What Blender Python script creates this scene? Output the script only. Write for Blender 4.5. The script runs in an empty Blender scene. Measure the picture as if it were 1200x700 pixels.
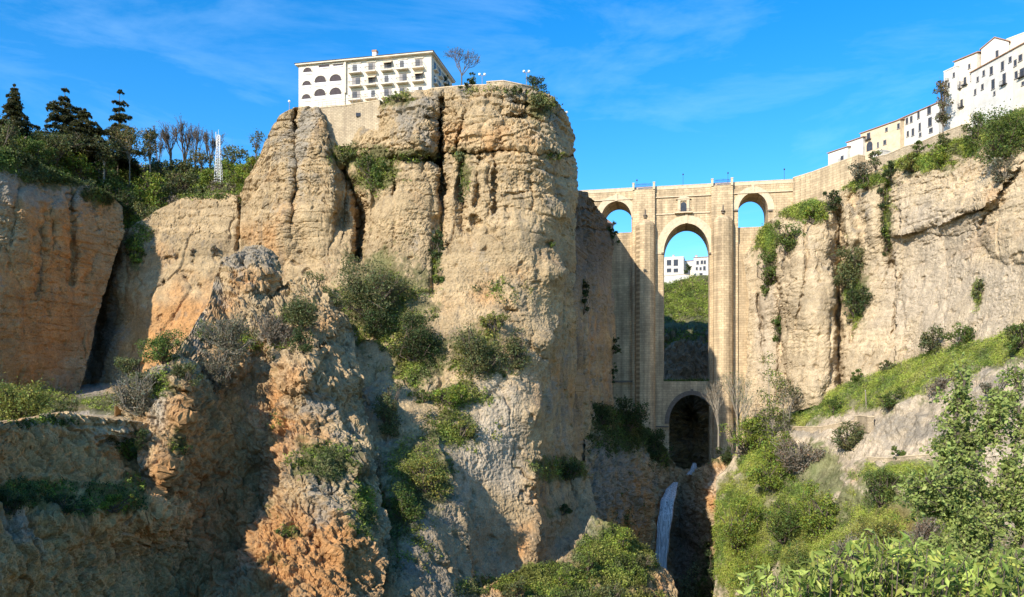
import bpy, math, random
import numpy as np
from mathutils import Vector
R = math.radians
rnd = random.Random(7)
C = bpy.context.scene.collection
sc = bpy.context.scene

# ---------------------------------------------------------------- camera, sky, sun, exposure
F, CX, CY = 942.0, 600.0, 470.0          # focal length and eye level of the 1200x700 photograph
cam = bpy.data.cameras.new('camera'); camo = bpy.data.objects.new('camera', cam); C.objects.link(camo)
cam.sensor_width = 36.0; cam.lens = F * 36.0 / 1200.0; cam.shift_y = 120.0 / 1200.0
cam.clip_start = 0.5; cam.clip_end = 12000
camo.location = (0, 0, 0); camo.rotation_euler = (R(90), 0, 0)
sc.camera = camo
SUN_AZ, SUN_EL = 217.0, 31.0              # compass bearing (from +Y towards +X) and height of the sun
TO_SUN = Vector((math.sin(R(SUN_AZ)) * math.cos(R(SUN_EL)), math.cos(R(SUN_AZ)) * math.cos(R(SUN_EL)), math.sin(R(SUN_EL))))
sl = bpy.data.lights.new('sun', 'SUN'); slo = bpy.data.objects.new('sun', sl); C.objects.link(slo)
sl.energy = 4.8; sl.angle = R(0.5); sl.color = (1.0, 0.93, 0.82)
slo.rotation_euler = TO_SUN.to_track_quat('Z', 'Y').to_euler(); slo.location = (-60, -80, 160)
world = bpy.data.worlds.new('World'); sc.world = world; world.use_nodes = True
wn, wl = world.node_tree.nodes, world.node_tree.links
bg = wn['Background']; bg.inputs['Strength'].default_value = 0.15
sky = wn.new('ShaderNodeTexSky'); sky.sky_type = 'NISHITA'; sky.sun_disc = False
sky.sun_elevation = R(SUN_EL); sky.sun_rotation = R(SUN_AZ)
sky.altitude = 700; sky.air_density = 1.0; sky.dust_density = 0.6; sky.ozone_density = 3.0
hs = wn.new('ShaderNodeHueSaturation'); hs.inputs['Saturation'].default_value = 1.4; hs.inputs['Value'].default_value = 1.22
tc = wn.new('ShaderNodeTexCoord'); mp = wn.new('ShaderNodeMapping')
mp.inputs['Scale'].default_value = (1.6, 1.6, 7.0); mp.inputs['Rotation'].default_value = (R(8), R(-14), R(0))
ns = wn.new('ShaderNodeTexNoise'); ns.inputs['Scale'].default_value = 2.2; ns.inputs['Detail'].default_value = 8; ns.inputs['Roughness'].default_value = 0.62; ns.inputs['Distortion'].default_value = 0.5
rp = wn.new('ShaderNodeValToRGB'); rp.color_ramp.elements[0].position = 0.47; rp.color_ramp.elements[1].position = 0.95
rp.color_ramp.elements[1].color = (0.2, 0.2, 0.2, 1)
mx = wn.new('ShaderNodeMix'); mx.data_type = 'RGBA'
wl.new(sky.outputs[0], hs.inputs['Color']); wl.new(tc.outputs['Generated'], mp.inputs[0]); wl.new(mp.outputs[0], ns.inputs['Vector'])
wl.new(ns.outputs['Fac'], rp.inputs[0]); wl.new(rp.outputs[0], mx.inputs['Factor'])
wl.new(hs.outputs[0], mx.inputs['A']); mx.inputs['B'].default_value = (6.0, 8.0, 9.6, 1)
wl.new(mx.outputs['Result'], bg.inputs['Color'])
sc.view_settings.view_transform = 'Standard'; sc.view_settings.look = 'None'
sc.view_settings.exposure = 0.58; sc.view_settings.gamma = 1.0; sc.view_settings.use_curve_mapping = False
sc.cycles.max_bounces = 5; sc.cycles.diffuse_bounces = 3; sc.cycles.transparent_max_bounces = 4

# ---------------------------------------------------------------- noise (numpy)
_pr = np.random.RandomState(11)
_perm = _pr.permutation(256).astype(np.int32); _perm = np.concatenate([_perm, _perm, _perm])
_g = _pr.normal(size=(256, 3)); _g /= np.linalg.norm(_g, axis=1)[:, None]; _g = _g.astype(np.float32)
def perlin(p):
    p = np.asarray(p, np.float32); sh = p.shape[:-1]; p = p.reshape(-1, 3)
    i = np.floor(p).astype(np.int32); f = p - i; i &= 255
    w = f * f * f * (f * (f * 6 - 15) + 10)
    out = np.zeros(len(p), np.float32)
    for a in (0, 1):
        for b in (0, 1):
            for c in (0, 1):
                h = _perm[_perm[_perm[i[:, 0] + a] + i[:, 1] + b] + i[:, 2] + c]
                g = _g[h]
                d = g[:, 0] * (f[:, 0] - a) + g[:, 1] * (f[:, 1] - b) + g[:, 2] * (f[:, 2] - c)
                out += d * (w[:, 0] if a else 1 - w[:, 0]) * (w[:, 1] if b else 1 - w[:, 1]) * (w[:, 2] if c else 1 - w[:, 2])
    return (out * 1.5).reshape(sh)
def fbm(p, octv=4, gain=0.5):
    o = 0; a = 1; s = 1.0; p = np.asarray(p, np.float32)
    for k in range(octv):
        o = o + a * perlin(p * s + 17.3 * k); a *= gain; s *= 2.03
    return o
def ridged(p, octv=3, gain=0.5):
    o = 0; a = 1; s = 1.0; p = np.asarray(p, np.float32)
    for k in range(octv):
        o = o + a * (1 - 2 * np.abs(perlin(p * s + 9.1 * k))); a *= gain; s *= 2.1
    return o
def sstep(a, b, x):
    t = np.clip((x - a) / (b - a), 0, 1); return t * t * (3 - 2 * t)
_lay = _pr.uniform(-1, 1, 4096).astype(np.float32)
def layers(z, sharp=0.25):
    i = np.floor(z).astype(int); f = z - i
    t = sstep(1 - sharp, 1.0, f)
    return _lay[i & 4095] * (1 - t) + _lay[(i + 1) & 4095] * t

# ---------------------------------------------------------------- scene helpers
def at(px, py, Y): return np.stack([(np.asarray(px) - CX) / F * Y, np.asarray(Y) + 0 * np.asarray(px), (CY - np.asarray(py)) / F * Y], -1)
def tag(o, label=None, cat=None, group=None, kind=None):
    if label: o['label'] = label
    if cat: o['category'] = cat
    if group: o['group'] = group
    if kind: o['kind'] = kind
    return o
def empty(name, loc, rz=0.0):
    o = bpy.data.objects.new(name, None); C.objects.link(o); o.location = [float(v) for v in loc]; o.rotation_euler = (0, 0, rz)
    o.empty_display_size = 0.5
    return o
def np_mesh(name, V, faces, mat, parent=None, col=None, nside=4, smooth=False):
    V = np.asarray(V, np.float32).reshape(-1, 3); Fc = np.asarray(faces, np.int32).reshape(-1, nside)
    me = bpy.data.meshes.new(name)
    me.vertices.add(len(V)); me.vertices.foreach_set('co', V.ravel())
    me.loops.add(Fc.size); me.loops.foreach_set('vertex_index', Fc.ravel())
    me.polygons.add(len(Fc)); me.polygons.foreach_set('loop_start', np.arange(0, Fc.size, nside, dtype=np.int32))
    me.polygons.foreach_set('use_smooth', np.full(len(Fc), smooth))
    if col is not None:
        a = me.color_attributes.new('Col', 'FLOAT_COLOR', 'POINT')
        cc = np.ones((len(V), 4), np.float32); cc[:, :3] = col; a.data.foreach_set('color', cc.ravel())
    me.update(); me.validate()
    me.materials.append(mat)
    o = bpy.data.objects.new(name, me); C.objects.link(o)
    if parent is not None: o.parent = parent
    return o
class MB:
    """collects boxes, prisms and tubes and links them as one mesh object"""
    def __init__(s): s.v = []; s.f = []
    def add(s, vs, fs):
        b = len(s.v); s.v += [tuple(float(q) for q in v) for v in vs]; s.f += [tuple(b + i for i in f) for f in fs]
    def box(s, x0, x1, y0, y1, z0, z1):
        s.add([(x0, y0, z0), (x1, y0, z0), (x1, y1, z0), (x0, y1, z0), (x0, y0, z1), (x1, y0, z1), (x1, y1, z1), (x0, y1, z1)],
              [(3, 2, 1, 0), (4, 5, 6, 7), (0, 1, 5, 4), (1, 2, 6, 5), (2, 3, 7, 6), (3, 0, 4, 7)])
    def hexa(s, b, t):   # bottom quad, top quad (same order)
        s.add(list(b) + list(t), [(3, 2, 1, 0), (4, 5, 6, 7), (0, 1, 5, 4), (1, 2, 6, 5), (2, 3, 7, 6), (3, 0, 4, 7)])
    def tube(s, p0, p1, r0, r1=None, n=6):
        r1 = r0 if r1 is None else r1
        p0, p1 = Vector(p0), Vector(p1); d = (p1 - p0)
        if d.length < 1e-6: return
        d.normalize(); a = d.orthogonal().normalized(); b = d.cross(a)
        vs = []
        for p, r in ((p0, r0), (p1, r1)):
            for k in range(n):
                t = 2 * math.pi * k / n; vs.append(p + a * (r * math.cos(t)) + b * (r * math.sin(t)))
        fs = [(k, (k + 1) % n, n + (k + 1) % n, n + k) for k in range(n)] + [tuple(reversed(range(n))), tuple(range(n, 2 * n))]
        s.add(vs, fs)
    def lathe(s, c, prof, n=10, a0=0.0, a1=2 * math.pi):
        full = abs(a1 - a0 - 2 * math.pi) < 1e-6; m = n if full else n + 1
        vs = []
        for r, z in prof:
            for k in range(m):
                t = a0 + (a1 - a0) * k / n; vs.append((c[0] + r * math.cos(t), c[1] + r * math.sin(t), c[2] + z))
        fs = []
        for j in range(len(prof) - 1):
            for k in range(n):
                k2 = (k + 1) % m; fs.append((j * m + k, j * m + k2, (j + 1) * m + k2, (j + 1) * m + k))
        s.add(vs, fs)
    def strip(s, xs, zb, zt, y0, y1, caps=True):
        """solid between z=zb[i] and z=zt[i] along xs, from y0 to y1"""
        n = len(xs); vs = []
        for i in range(n): vs += [(xs[i], y0, zb[i]), (xs[i], y0, zt[i]), (xs[i], y1, zb[i]), (xs[i], y1, zt[i])]
        fs = []
        for i in range(n - 1):
            a, b = 4 * i, 4 * i + 4
            fs += [(a, b, b + 1, a + 1), (b + 2, a + 2, a + 3, b + 3), (a + 1, b + 1, b + 3, a + 3), (b, a, a + 2, b + 2)]
        if caps: fs += [(0, 1, 3, 2), (4 * n - 4, 4 * n - 2, 4 * n - 1, 4 * n - 3)]
        s.add(vs, fs)
    def build(s, name, mat, parent=None):
        me = bpy.data.meshes.new(name); me.from_pydata(s.v, [], s.f); me.update(); me.materials.append(mat)
        o = bpy.data.objects.new(name, me); C.objects.link(o)
        if parent is not None: o.parent = parent
        return o

# ---------------------------------------------------------------- materials
def new_mat(name):
    m = bpy.data.materials.new(name); m.use_nodes = True
    n, l = m.node_tree.nodes, m.node_tree.links
    b = n['Principled BSDF']; b.inputs['Roughness'].default_value = 0.9; b.inputs['Specular IOR Level'].default_value = 0.15
    return m, n, l, b
def mixrgb(n, l, typ, fac, a, b):
    x = n.new('ShaderNodeMix'); x.data_type = 'RGBA'; x.blend_type = typ
    for s, v in (('Factor', fac), ('A', a), ('B', b)):
        if hasattr(v, 'is_output'): l.new(v, x.inputs[s])
        else: x.inputs[s].default_value = v
    return x.outputs['Result']
def noise_fac(n, l, vec, scale, lo, hi, c0, c1, detail=6, rough=0.6):
    t = n.new('ShaderNodeTexNoise'); t.inputs['Scale'].default_value = scale; t.inputs['Detail'].default_value = detail; t.inputs['Roughness'].default_value = rough
    l.new(vec, t.inputs['Vector'])
    r = n.new('ShaderNodeValToRGB'); r.color_ramp.elements[0].position = lo; r.color_ramp.elements[1].position = hi
    r.color_ramp.elements[0].color = (*c0, 1); r.color_ramp.elements[1].color = (*c1, 1)
    l.new(t.outputs['Fac'], r.inputs[0]); return r.outputs[0], t.outputs['Fac']
def rock_material():
    m, n, l, b = new_mat('weathered_limestone')
    tcn = n.new('ShaderNodeTexCoord').outputs['Object']
    at_ = n.new('ShaderNodeAttribute'); at_.attribute_name = 'Col'
    c1, f1 = noise_fac(n, l, tcn, 0.55, 0.3, 0.72, (0.72, 0.71, 0.70), (1.18, 1.16, 1.12), 8, 0.68)
    c2, f2 = noise_fac(n, l, tcn, 3.0, 0.32, 0.68, (0.58, 0.56, 0.54), (1.3, 1.3, 1.28), 6, 0.8)
    x = mixrgb(n, l, 'MULTIPLY', 1.0, at_.outputs['Color'], c1); x = mixrgb(n, l, 'MULTIPLY', 0.85, x, c2)
    l.new(x, b.inputs['Base Color'])
    bp = n.new('ShaderNodeBump'); bp.inputs['Strength'].default_value = 1.0; bp.inputs['Distance'].default_value = 0.4
    t = n.new('ShaderNodeTexNoise'); t.inputs['Scale'].default_value = 2.2; t.inputs['Detail'].default_value = 8; t.inputs['Roughness'].default_value = 0.75
    l.new(tcn, t.inputs['Vector']); l.new(t.outputs['Fac'], bp.inputs['Height']); l.new(bp.outputs[0], b.inputs['Normal'])
    b.inputs['Specular IOR Level'].default_value = 0.05
    return m
def leaf_material():
    m, n, l, b = new_mat('leaves')
    at_ = n.new('ShaderNodeAttribute'); at_.attribute_name = 'Col'
    l.new(at_.outputs['Color'], b.inputs['Base Color']); b.inputs['Roughness'].default_value = 0.6
    tr = n.new('ShaderNodeBsdfTranslucent'); br = mixrgb(n, l, 'MULTIPLY', 1.0, at_.outputs['Color'], (1.2, 1.35, 0.6, 1))
    l.new(br, tr.inputs['Color'])
    ms = n.new('ShaderNodeMixShader'); ms.inputs[0].default_value = 0.28
    l.new(b.outputs[0], ms.inputs[1]); l.new(tr.outputs[0], ms.inputs[2]); l.new(ms.outputs[0], n['Material Output'].inputs[0])
    return m
def plain(name, col, rough=0.85, var=0.12, scale=1.5, metal=0.0, bump=0.0):
    m, n, l, b = new_mat(name)
    tcn = n.new('ShaderNodeTexCoord').outputs['Object']
    c, f = noise_fac(n, l, tcn, scale, 0.3, 0.7, tuple(v * (1 - var) for v in col), tuple(min(1, v * (1 + var)) for v in col), 6, 0.65)
    l.new(c, b.inputs['Base Color']); b.inputs['Roughness'].default_value = rough; b.inputs['Metallic'].default_value = metal
    if bump:
        bp = n.new('ShaderNodeBump'); bp.inputs['Strength'].default_value = bump; bp.inputs['Distance'].default_value = 0.1
        l.new(f, bp.inputs['Height']); l.new(bp.outputs[0], b.inputs['Normal'])
    return m
def masonry(name, col, mortar, bw=1.3, bh=0.55, stain=0.5):
    m, n, l, b = new_mat(name)
    tcn = n.new('ShaderNodeTexCoord').outputs['Object']
    sp = n.new('ShaderNodeSeparateXYZ'); l.new(tcn, sp.inputs[0])
    ad = n.new('ShaderNodeMath'); ad.operation = 'ADD'; l.new(sp.outputs['X'], ad.inputs[0]); l.new(sp.outputs['Y'], ad.inputs[1])
    cb = n.new('ShaderNodeCombineXYZ'); l.new(ad.outputs[0], cb.inputs['X']); l.new(sp.outputs['Z'], cb.inputs['Y'])
    bt = n.new('ShaderNodeTexBrick'); bt.inputs['Scale'].default_value = 1.0; bt.inputs['Brick Width'].default_value = bw; bt.inputs['Row Height'].default_value = bh
    bt.inputs['Mortar Size'].default_value = 0.05; bt.inputs['Mortar Smooth'].default_value = 0.3; bt.inputs['Bias'].default_value = -0.1
    bt.inputs['Color1'].default_value = (*col, 1); bt.inputs['Color2'].default_value = (*[v * 0.76 for v in col], 1); bt.inputs['Mortar'].default_value = (*mortar, 1)
    l.new(cb.outputs[0], bt.inputs['Vector'])
    c1, _ = noise_fac(n, l, tcn, 0.16, 0.34, 0.66, (0.78, 0.76, 0.74), (1.12, 1.1, 1.06), 8, 0.66)
    mpn = n.new('ShaderNodeMapping'); mpn.inputs['Scale'].default_value = (0.5, 0.5, 0.045); l.new(tcn, mpn.inputs[0])
    c2, _ = noise_fac(n, l, mpn.outputs[0], 1.0, 0.35, 0.62, (1 - 0.62 * stain, 1 - 0.64 * stain, 1 - 0.66 * stain), (1.05, 1.04, 1.0), 6, 0.6)
    c3, f3 = noise_fac(n, l, tcn, 2.6, 0.3, 0.7, (0.8, 0.79, 0.77), (1.15, 1.14, 1.12), 5, 0.7)
    x = mixrgb(n, l, 'MULTIPLY', 1.0, bt.outputs['Color'], c1); x = mixrgb(n, l, 'MULTIPLY', 0.8, x, c2); x = mixrgb(n, l, 'MULTIPLY', 0.7, x, c3)
    l.new(x, b.inputs['Base Color'])
    bp = n.new('ShaderNodeBump'); bp.inputs['Strength'].default_value = 0.6; bp.inputs['Distance'].default_value = 0.12
    h = mixrgb(n, l, 'MIX', 0.5, bt.outputs['Fac'], f3); bp.invert = True
    l.new(h, bp.inputs['Height']); l.new(bp.outputs[0], b.inputs['Normal'])
    return m
M = {}
M['rock'] = rock_material(); M['leaf'] = leaf_material()
M['bark'] = plain('grey_brown_bark', (0.13, 0.10, 0.075), var=0.3, scale=3)
M['pale_bark'] = plain('pale_bark', (0.25, 0.215, 0.165), var=0.2, scale=3)
M['bridge'] = masonry('bridge_ashlar', (0.66, 0.515, 0.335), (0.37, 0.28, 0.175), 1.9, 0.85, 0.75)
M['bridge_trim'] = plain('bridge_dressed_stone', (0.58, 0.46, 0.305), var=0.2, scale=1.0, bump=0.4)
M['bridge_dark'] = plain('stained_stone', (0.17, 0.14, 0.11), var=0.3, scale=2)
M['stucco'] = plain('white_stucco', (0.60, 0.565, 0.50), var=0.2, scale=0.3)
M['cream'] = plain('cream_render', (0.66, 0.58, 0.46), var=0.15, scale=0.6)
M['ochre'] = plain('ochre_render', (0.60, 0.47, 0.31), var=0.22, scale=0.5)
M['tile'] = plain('clay_roof_tile', (0.36, 0.21, 0.13), var=0.3, scale=2.5, bump=0.5)
M['glass'] = plain('dark_window_glass', (0.05, 0.055, 0.065), rough=0.2, var=0.3)
M['shutter'] = plain('grey_shutter', (0.30, 0.27, 0.25), var=0.15)
M['wood'] = plain('brown_wood', (0.16, 0.09, 0.05), var=0.2)
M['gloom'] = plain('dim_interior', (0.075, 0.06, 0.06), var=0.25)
M['iron'] = plain('dark_iron', (0.05, 0.05, 0.055), rough=0.6)
M['blue_iron'] = plain('blue_painted_iron', (0.06, 0.12, 0.30), rough=0.5)
M['white_paint'] = plain('white_paint', (0.66, 0.65, 0.63), rough=0.5, var=0.05)
M['red_paint'] = plain('red_paint', (0.5, 0.06, 0.04), rough=0.5, var=0.1)
M['globe'] = plain('white_lamp_globe', (0.85, 0.85, 0.85), rough=0.3, var=0.02)
M['stone_wall'] = masonry('rubble_wall', (0.55, 0.45, 0.32), (0.36, 0.29, 0.2), 0.7, 0.4, 0.5)
M['awning'] = plain('beige_awning', (0.62, 0.48, 0.32), var=0.1)

# ---------------------------------------------------------------- cliff sheets
TAN = np.array((0.47, 0.35, 0.205)); ORANGE = np.array((0.54, 0.295, 0.125)); GREY = np.array((0.30, 0.265, 0.215))
PALE = np.array((0.52, 0.43, 0.315)); GREENG = np.array((0.085, 0.115, 0.03)); DRY = np.array((0.20, 0.18, 0.085)); DARKR = np.array((0.17, 0.14, 0.11))
def pinterp(pts, x):
    a = np.array(pts, float); return np.interp(x, a[:, 0], a[:, 1])
def poly_dist(px, py, poly):
    best = np.full(px.shape, 1e9); side = np.zeros(px.shape)
    for (x0, y0), (x1, y1) in zip(poly[:-1], poly[1:]):
        dx, dy = x1 - x0, y1 - y0; L2 = dx * dx + dy * dy
        t = np.clip(((px - x0) * dx + (py - y0) * dy) / L2, 0, 1)
        d = np.hypot(px - x0 - t * dx, py - y0 - t * dy)
        s = np.sign(dx * (py - y0) - dy * (px - x0))
        m = d < best; best = np.where(m, d, best); side = np.where(m, s, side)
    return best, side
def rbf(ctrl, px, py):
    c = np.array(ctrl, float); x, y, d = c[:, 0] / 100, c[:, 1] / 100, c[:, 2]
    n = len(c); K = np.hypot(x[:, None] - x, y[:, None] - y); K[np.diag_indices(n)] -= 0.02
    A = np.zeros((n + 3, n + 3)); A[:n, :n] = K; A[:n, n] = 1; A[:n, n + 1] = x; A[:n, n + 2] = y; A[n:, :n] = A[:n, n:].T
    w = np.linalg.solve(A, np.concatenate([d, np.zeros(3)]))
    X, Yy = px / 100, py / 100; out = w[n] + w[n + 1] * X + w[n + 2] * Yy
    for i in range(n): out = out + w[i] * np.hypot(X - x[i], Yy - y[i])
    return out
def blobs(px, py, bl):
    o = np.zeros(px.shape)
    for b in bl:
        x, y, rx, ry = b[:4]; k = b[4] if len(b) > 4 else 1.0
        o = np.maximum(o, k * np.exp(-((px - x) / rx) ** 2 - ((py - y) / ry) ** 2))
    return o
SHEETS = {}
def sheet(name, top, bot, left, right, ctrl, step=1.25, cracks=(), steps=(), bumps=(), disp=None, tint=None,
          back=(1.0, 4, 12, 30), topdrop=0.0, side_back=True, amp=1.0, green=(), ggain=1.0, gain=1.0):
    """A rock face: a fine grid hung on surveyed points (photo column, photo row, distance), carved, displaced, and closed behind."""
    x0, x1 = min(p[1] for p in left), max(p[1] for p in right)
    h = np.mean([q[1] for q in bot]) - np.mean([q[1] for q in top])
    nx, ny = max(8, int((x1 - x0) / step)), max(8, int(h / step))
    u, v = np.meshgrid(np.linspace(0, 1, nx), np.linspace(0, 1, ny))
    L, Rr = pinterp(left, v), pinterp(right, v)
    px = L + (Rr - L) * u; T, B = pinterp(top, px), pinterp(bot, px); py = T + (B - T) * v
    Y = rbf(ctrl, px, py)
    wx = px + 3.0 * fbm(np.stack([px / 14, py / 14, 0 * px + 3.1], -1), 3); wy = py + 3.0 * fbm(np.stack([px / 14, py / 14, 0 * px + 8.7], -1), 3)
    for poly, w, d in cracks:
        ds, _ = poly_dist(wx, wy, poly); Y = Y + d * np.exp(-(ds / w) ** 2)
    for poly, sgn, w, d in steps:
        ds, sd = poly_dist(wx, wy, poly); Y = Y - d * np.where(sd == sgn, np.clip(1 - ds / w, 0, 1) ** 1.5, 0)
    for (bx, by, rx, ry, d) in bumps:
        q = ((wx - bx) / rx) ** 2 + ((wy - by) / ry) ** 2; Y = Y - d * np.sqrt(np.clip(1 - q, 0, 1))
    P = at(px, py, Y)
    du = np.gradient(P, axis=1); dv = np.gradient(P, axis=0); N = np.cross(dv, du); N /= np.linalg.norm(N, axis=-1, keepdims=True) + 1e-9
    # soften the normal so that the displacement does not tear at sharp corners
    V = P / np.linalg.norm(P, axis=-1, keepdims=True)
    flip = np.sign(-(N * V).sum(-1, keepdims=True)); N = N * np.where(flip == 0, 1, flip)
    Nd = N * 0.65 - V * 0.35; Nd /= np.linalg.norm(Nd, axis=-1, keepdims=True)
    if disp is not None: P = P + Nd * (amp * disp(P, px, py))[..., None]
    du = np.gradient(P, axis=1); dv = np.gradient(P, axis=0); N = np.cross(dv, du); N /= np.linalg.norm(N, axis=-1, keepdims=True) + 1e-9
    flip = np.sign(-(N * V).sum(-1, keepdims=True)); N = N * np.where(flip == 0, 1, flip)
    col = tint(P, N, px, py) if tint is not None else np.broadcast_to(TAN, P.shape)
    gm = np.zeros(px.shape)
    if green:
        gm = blobs(px, py, green); pn = fbm(P / 3.5, 4); pn = pn + 0.7 * fbm(P / 0.9 + 9, 2); gm2 = sstep(0.30, 0.65, gm + 0.35 * pn)
        gc = GREENG * ggain * (0.8 + 0.4 * perlin(P / 5)[..., None]) + (DRY - GREENG) * np.clip(0.35 + perlin(P / 9 + 5), 0, 1)[..., None] * 0.5
        col = col + (gc - col) * (gm2 * 0.75)[..., None]
    col = col * gain
    SHEETS[name] = dict(P=P, N=N, px=px, py=py, gm=gm)
    bk = V.copy(); bk[..., 2] = 0; bk /= np.linalg.norm(bk, axis=-1, keepdims=True)
    tops = []
    for d in reversed(back):
        e = P[:1] + bk[:1] * d; e[..., 2] -= topdrop * d; tops.append(e)
    G = np.concatenate(tops + [P], 0); K = np.concatenate([col[:1]] * len(back) + [col], 0)
    if side_back:
        bk2 = np.concatenate([np.repeat(bk[:1], len(back), 0), bk], 0)
        lat = np.stack([bk2[..., 1], -bk2[..., 0], 0 * bk2[..., 0]], -1)          # to the right
        Ls = [G[:, :1] + bk2[:, :1] * d + lat[:, :1] * 0.25 * d for d in reversed(back)]
        Rs = [G[:, -1:] + bk2[:, -1:] * d - lat[:, -1:] * 0.25 * d for d in back]
        G = np.concatenate(Ls + [G] + Rs, 1); K = np.concatenate([np.repeat(K[:, :1], len(back), 1), K, np.repeat(K[:, -1:], len(back), 1)], 1)
    ny2, nx2 = G.shape[:2]; idx = np.arange(ny2 * nx2).reshape(ny2, nx2)
    f = np.stack([idx[1:, :-1], idx[1:, 1:], idx[:-1, 1:], idx[:-1, :-1]], -1).reshape(-1, 4)
    o = np_mesh(name, G, f, M['rock'], None, K.reshape(-1, 3))
    o['kind'] = 'structure'
    return o
def hit(name, px, py):
    s = SHEETS[name]; P = s['P'].reshape(-1, 3)
    if 'proj' not in s:
        s['proj'] = (CX + F * P[:, 0] / P[:, 1], CY - F * P[:, 2] / P[:, 1])
    qx, qy = s['proj']; i = int(np.argmin((qx - px) ** 2 + (qy - py) ** 2))
    return P[i]

def strata(P, f, tilt=(0.04, 0.0), sharp=0.25, seed=0.0):
    z = P[..., 2] + tilt[0] * P[..., 0] + tilt[1] * P[..., 1] + 1.6 * perlin(P / 28 + seed) + 0.5 * perlin(P / 8 + seed)
    return layers(z * f + seed * 13, sharp)
def worley(p):
    """blocky cells: distance to the nearest border and a random value per cell"""
    sh = p.shape[:-1]; q = np.asarray(p, np.float32).reshape(-1, 3); c = np.floor(q).astype(np.int32)
    f1 = np.full(len(q), 9., np.float32); f2 = f1.copy(); iv = np.zeros(len(q), np.float32)
    for a in (-1, 0, 1):
        for b in (-1, 0, 1):
            for e in (-1, 0, 1):
                ci = c + (a, b, e); h = _perm[_perm[_perm[ci[:, 0] & 255] + (ci[:, 1] & 255)] + (ci[:, 2] & 255)]
                d = np.abs(q - (ci + 0.5 + 0.42 * _g[h])).astype(np.float32); d = 0.6 * d.max(1) + 0.4 * d.sum(1) * .6
                nn = d < f1; f2 = np.where(nn, f1, np.minimum(f2, d)); iv = np.where(nn, _lay[h], iv); f1 = np.where(nn, d, f1)
    return (f2 - f1).reshape(sh), iv.reshape(sh)
def seam(P, w, sc, off=0.0):
    """thin joints: the zero lines of a stretched noise"""
    q = P * np.array(sc) + off; q = q + 0.12 * fbm(P / 4.0 + off, 2)[..., None]
    return np.exp(-(perlin(q) / w) ** 2)
def disp_upper(mask):
    def fn(P, px, py):
        m = mask(px, py)
        but = ridged(P * np.array((1 / 7, 1 / 7, 1 / 40.)), 2); big = fbm(P / 14, 2)
        brk = np.clip(0.55 + 1.0 * perlin(P / 9 + 31), 0, 1.3)
        d = 1.1 * big + 0.45 * but + m * brk * (0.70 * strata(P, 1 / 3.1, sharp=.10) + 0.36 * strata(P, 1 / 1.15, seed=2.0, sharp=0.25) + 0.16 * strata(P, 1 / 0.5, seed=5.0, sharp=.4))
        wq = P + 0.5 * np.stack([perlin(P / 2.5 + 3), perlin(P / 2.5 + 40), 0.5 * perlin(P / 2.5 + 90)], -1)
        fb, iv = worley(wq * np.array((1 / 3.6, 1 / 3.6, 1 / 2.0))); fb2, iv2 = worley(wq * np.array((1 / 1.5, 1 / 1.5, 1 / 0.75)) + 50)
        bk_ = (0.35 + 0.65 * m) * np.clip(.7 + 1.2 * perlin(P / 10 + 91), 0.1, 1.4)
        d += bk_ * (0.34 * iv - 0.40 * np.exp(-(fb / .05) ** 2) + 0.26 * iv2 - 0.2 * np.exp(-(fb2 / .07) ** 2))
        j = sstep(-0.15, 0.25, perlin(P / 16 + 77))
        d -= 1.0 * seam(P, 0.045, (1 / 10., 1 / 10., 1 / 70.), 7.0) * j + (0.55 * m + 0.1) * seam(P, 0.06, (1 / 26., 1 / 26., 1 / 3.2), 19.0) * (1.1 - j * .6) + 0.22 * seam(P, 0.05, (1 / 5., 1 / 5., 1 / 14.), 3.0) * sstep(0, .3, perlin(P / 7 + 12))
        rough = 0.75 + 0.6 * perlin(P / 11 + 55)
        d += rough * (0.16 * fbm(P / 2.4, 3, 0.6) + 0.22 * (1 - .4 * m) * ridged(P / 1.25, 2, .6) + 0.16 * perlin(P / 0.5))
        pit = sstep(0.42, 0.7, perlin(P / 2.4 + 60) + 0.3 * perlin(P / 9)); d -= 0.9 * pit * (1 - 0.5 * m)
        return d
    return fn
def disp_crag(P, px, py):
    # broken, dipping beds of the lower ridge
    q = np.stack([0.8 * P[..., 0] + 0.6 * P[..., 2], P[..., 1], -0.6 * P[..., 0] + 0.8 * P[..., 2]], -1)
    d = 1.3 * fbm(P / 11, 3) + 0.95 * ridged(q * np.array((1 / 2.3, 1 / 4.2, 1 / 9.0)), 3, 0.6) * (0.6 + 0.6 * perlin(P / 12 + 4)) + 0.55 * ridged(P / 5.0, 3, 0.6)
    d += 0.32 * fbm(P / 1.9, 3, 0.65) + 0.20 * ridged(P / 0.8, 2, .6) + 0.12 * perlin(P / 0.35)
    d -= 0.8 * seam(P, 0.05, (1 / 6., 1 / 6., 1 / 6.), 3.0) + 0.5 * seam(q, 0.06, (1 / 2.2, 1 / 3., 1 / 9.), 13.0)
    wq = q + 0.5 * np.stack([perlin(P / 2.2 + 3), perlin(P / 2.2 + 40), perlin(P / 2.2 + 90)], -1)
    fb, iv = worley(wq * np.array((1 / 1.9, 1 / 2.6, 1 / 3.8))); fb2, iv2 = worley(wq * np.array((1 / 0.8, 1 / 1., 1 / 1.5)) + 50)
    d += 0.55 * iv - 0.35 * np.exp(-(fb / .06) ** 2) + 0.24 * iv2 - 0.15 * np.exp(-(fb2 / .07) ** 2)
    blk = layers(P[..., 2] / 1.7 + 0.45 * P[..., 0] + 1.5 * fbm(P / 5, 2), 0.15)
    return d + 0.5 * blk
def disp_soft(a):
    def fn(P, px, py): return a * (1.3 * fbm(P / 9, 3) + 0.6 * fbm(P / 2.6, 4, 0.55) + 0.15 * fbm(P / 0.7, 2))
    return fn
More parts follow.
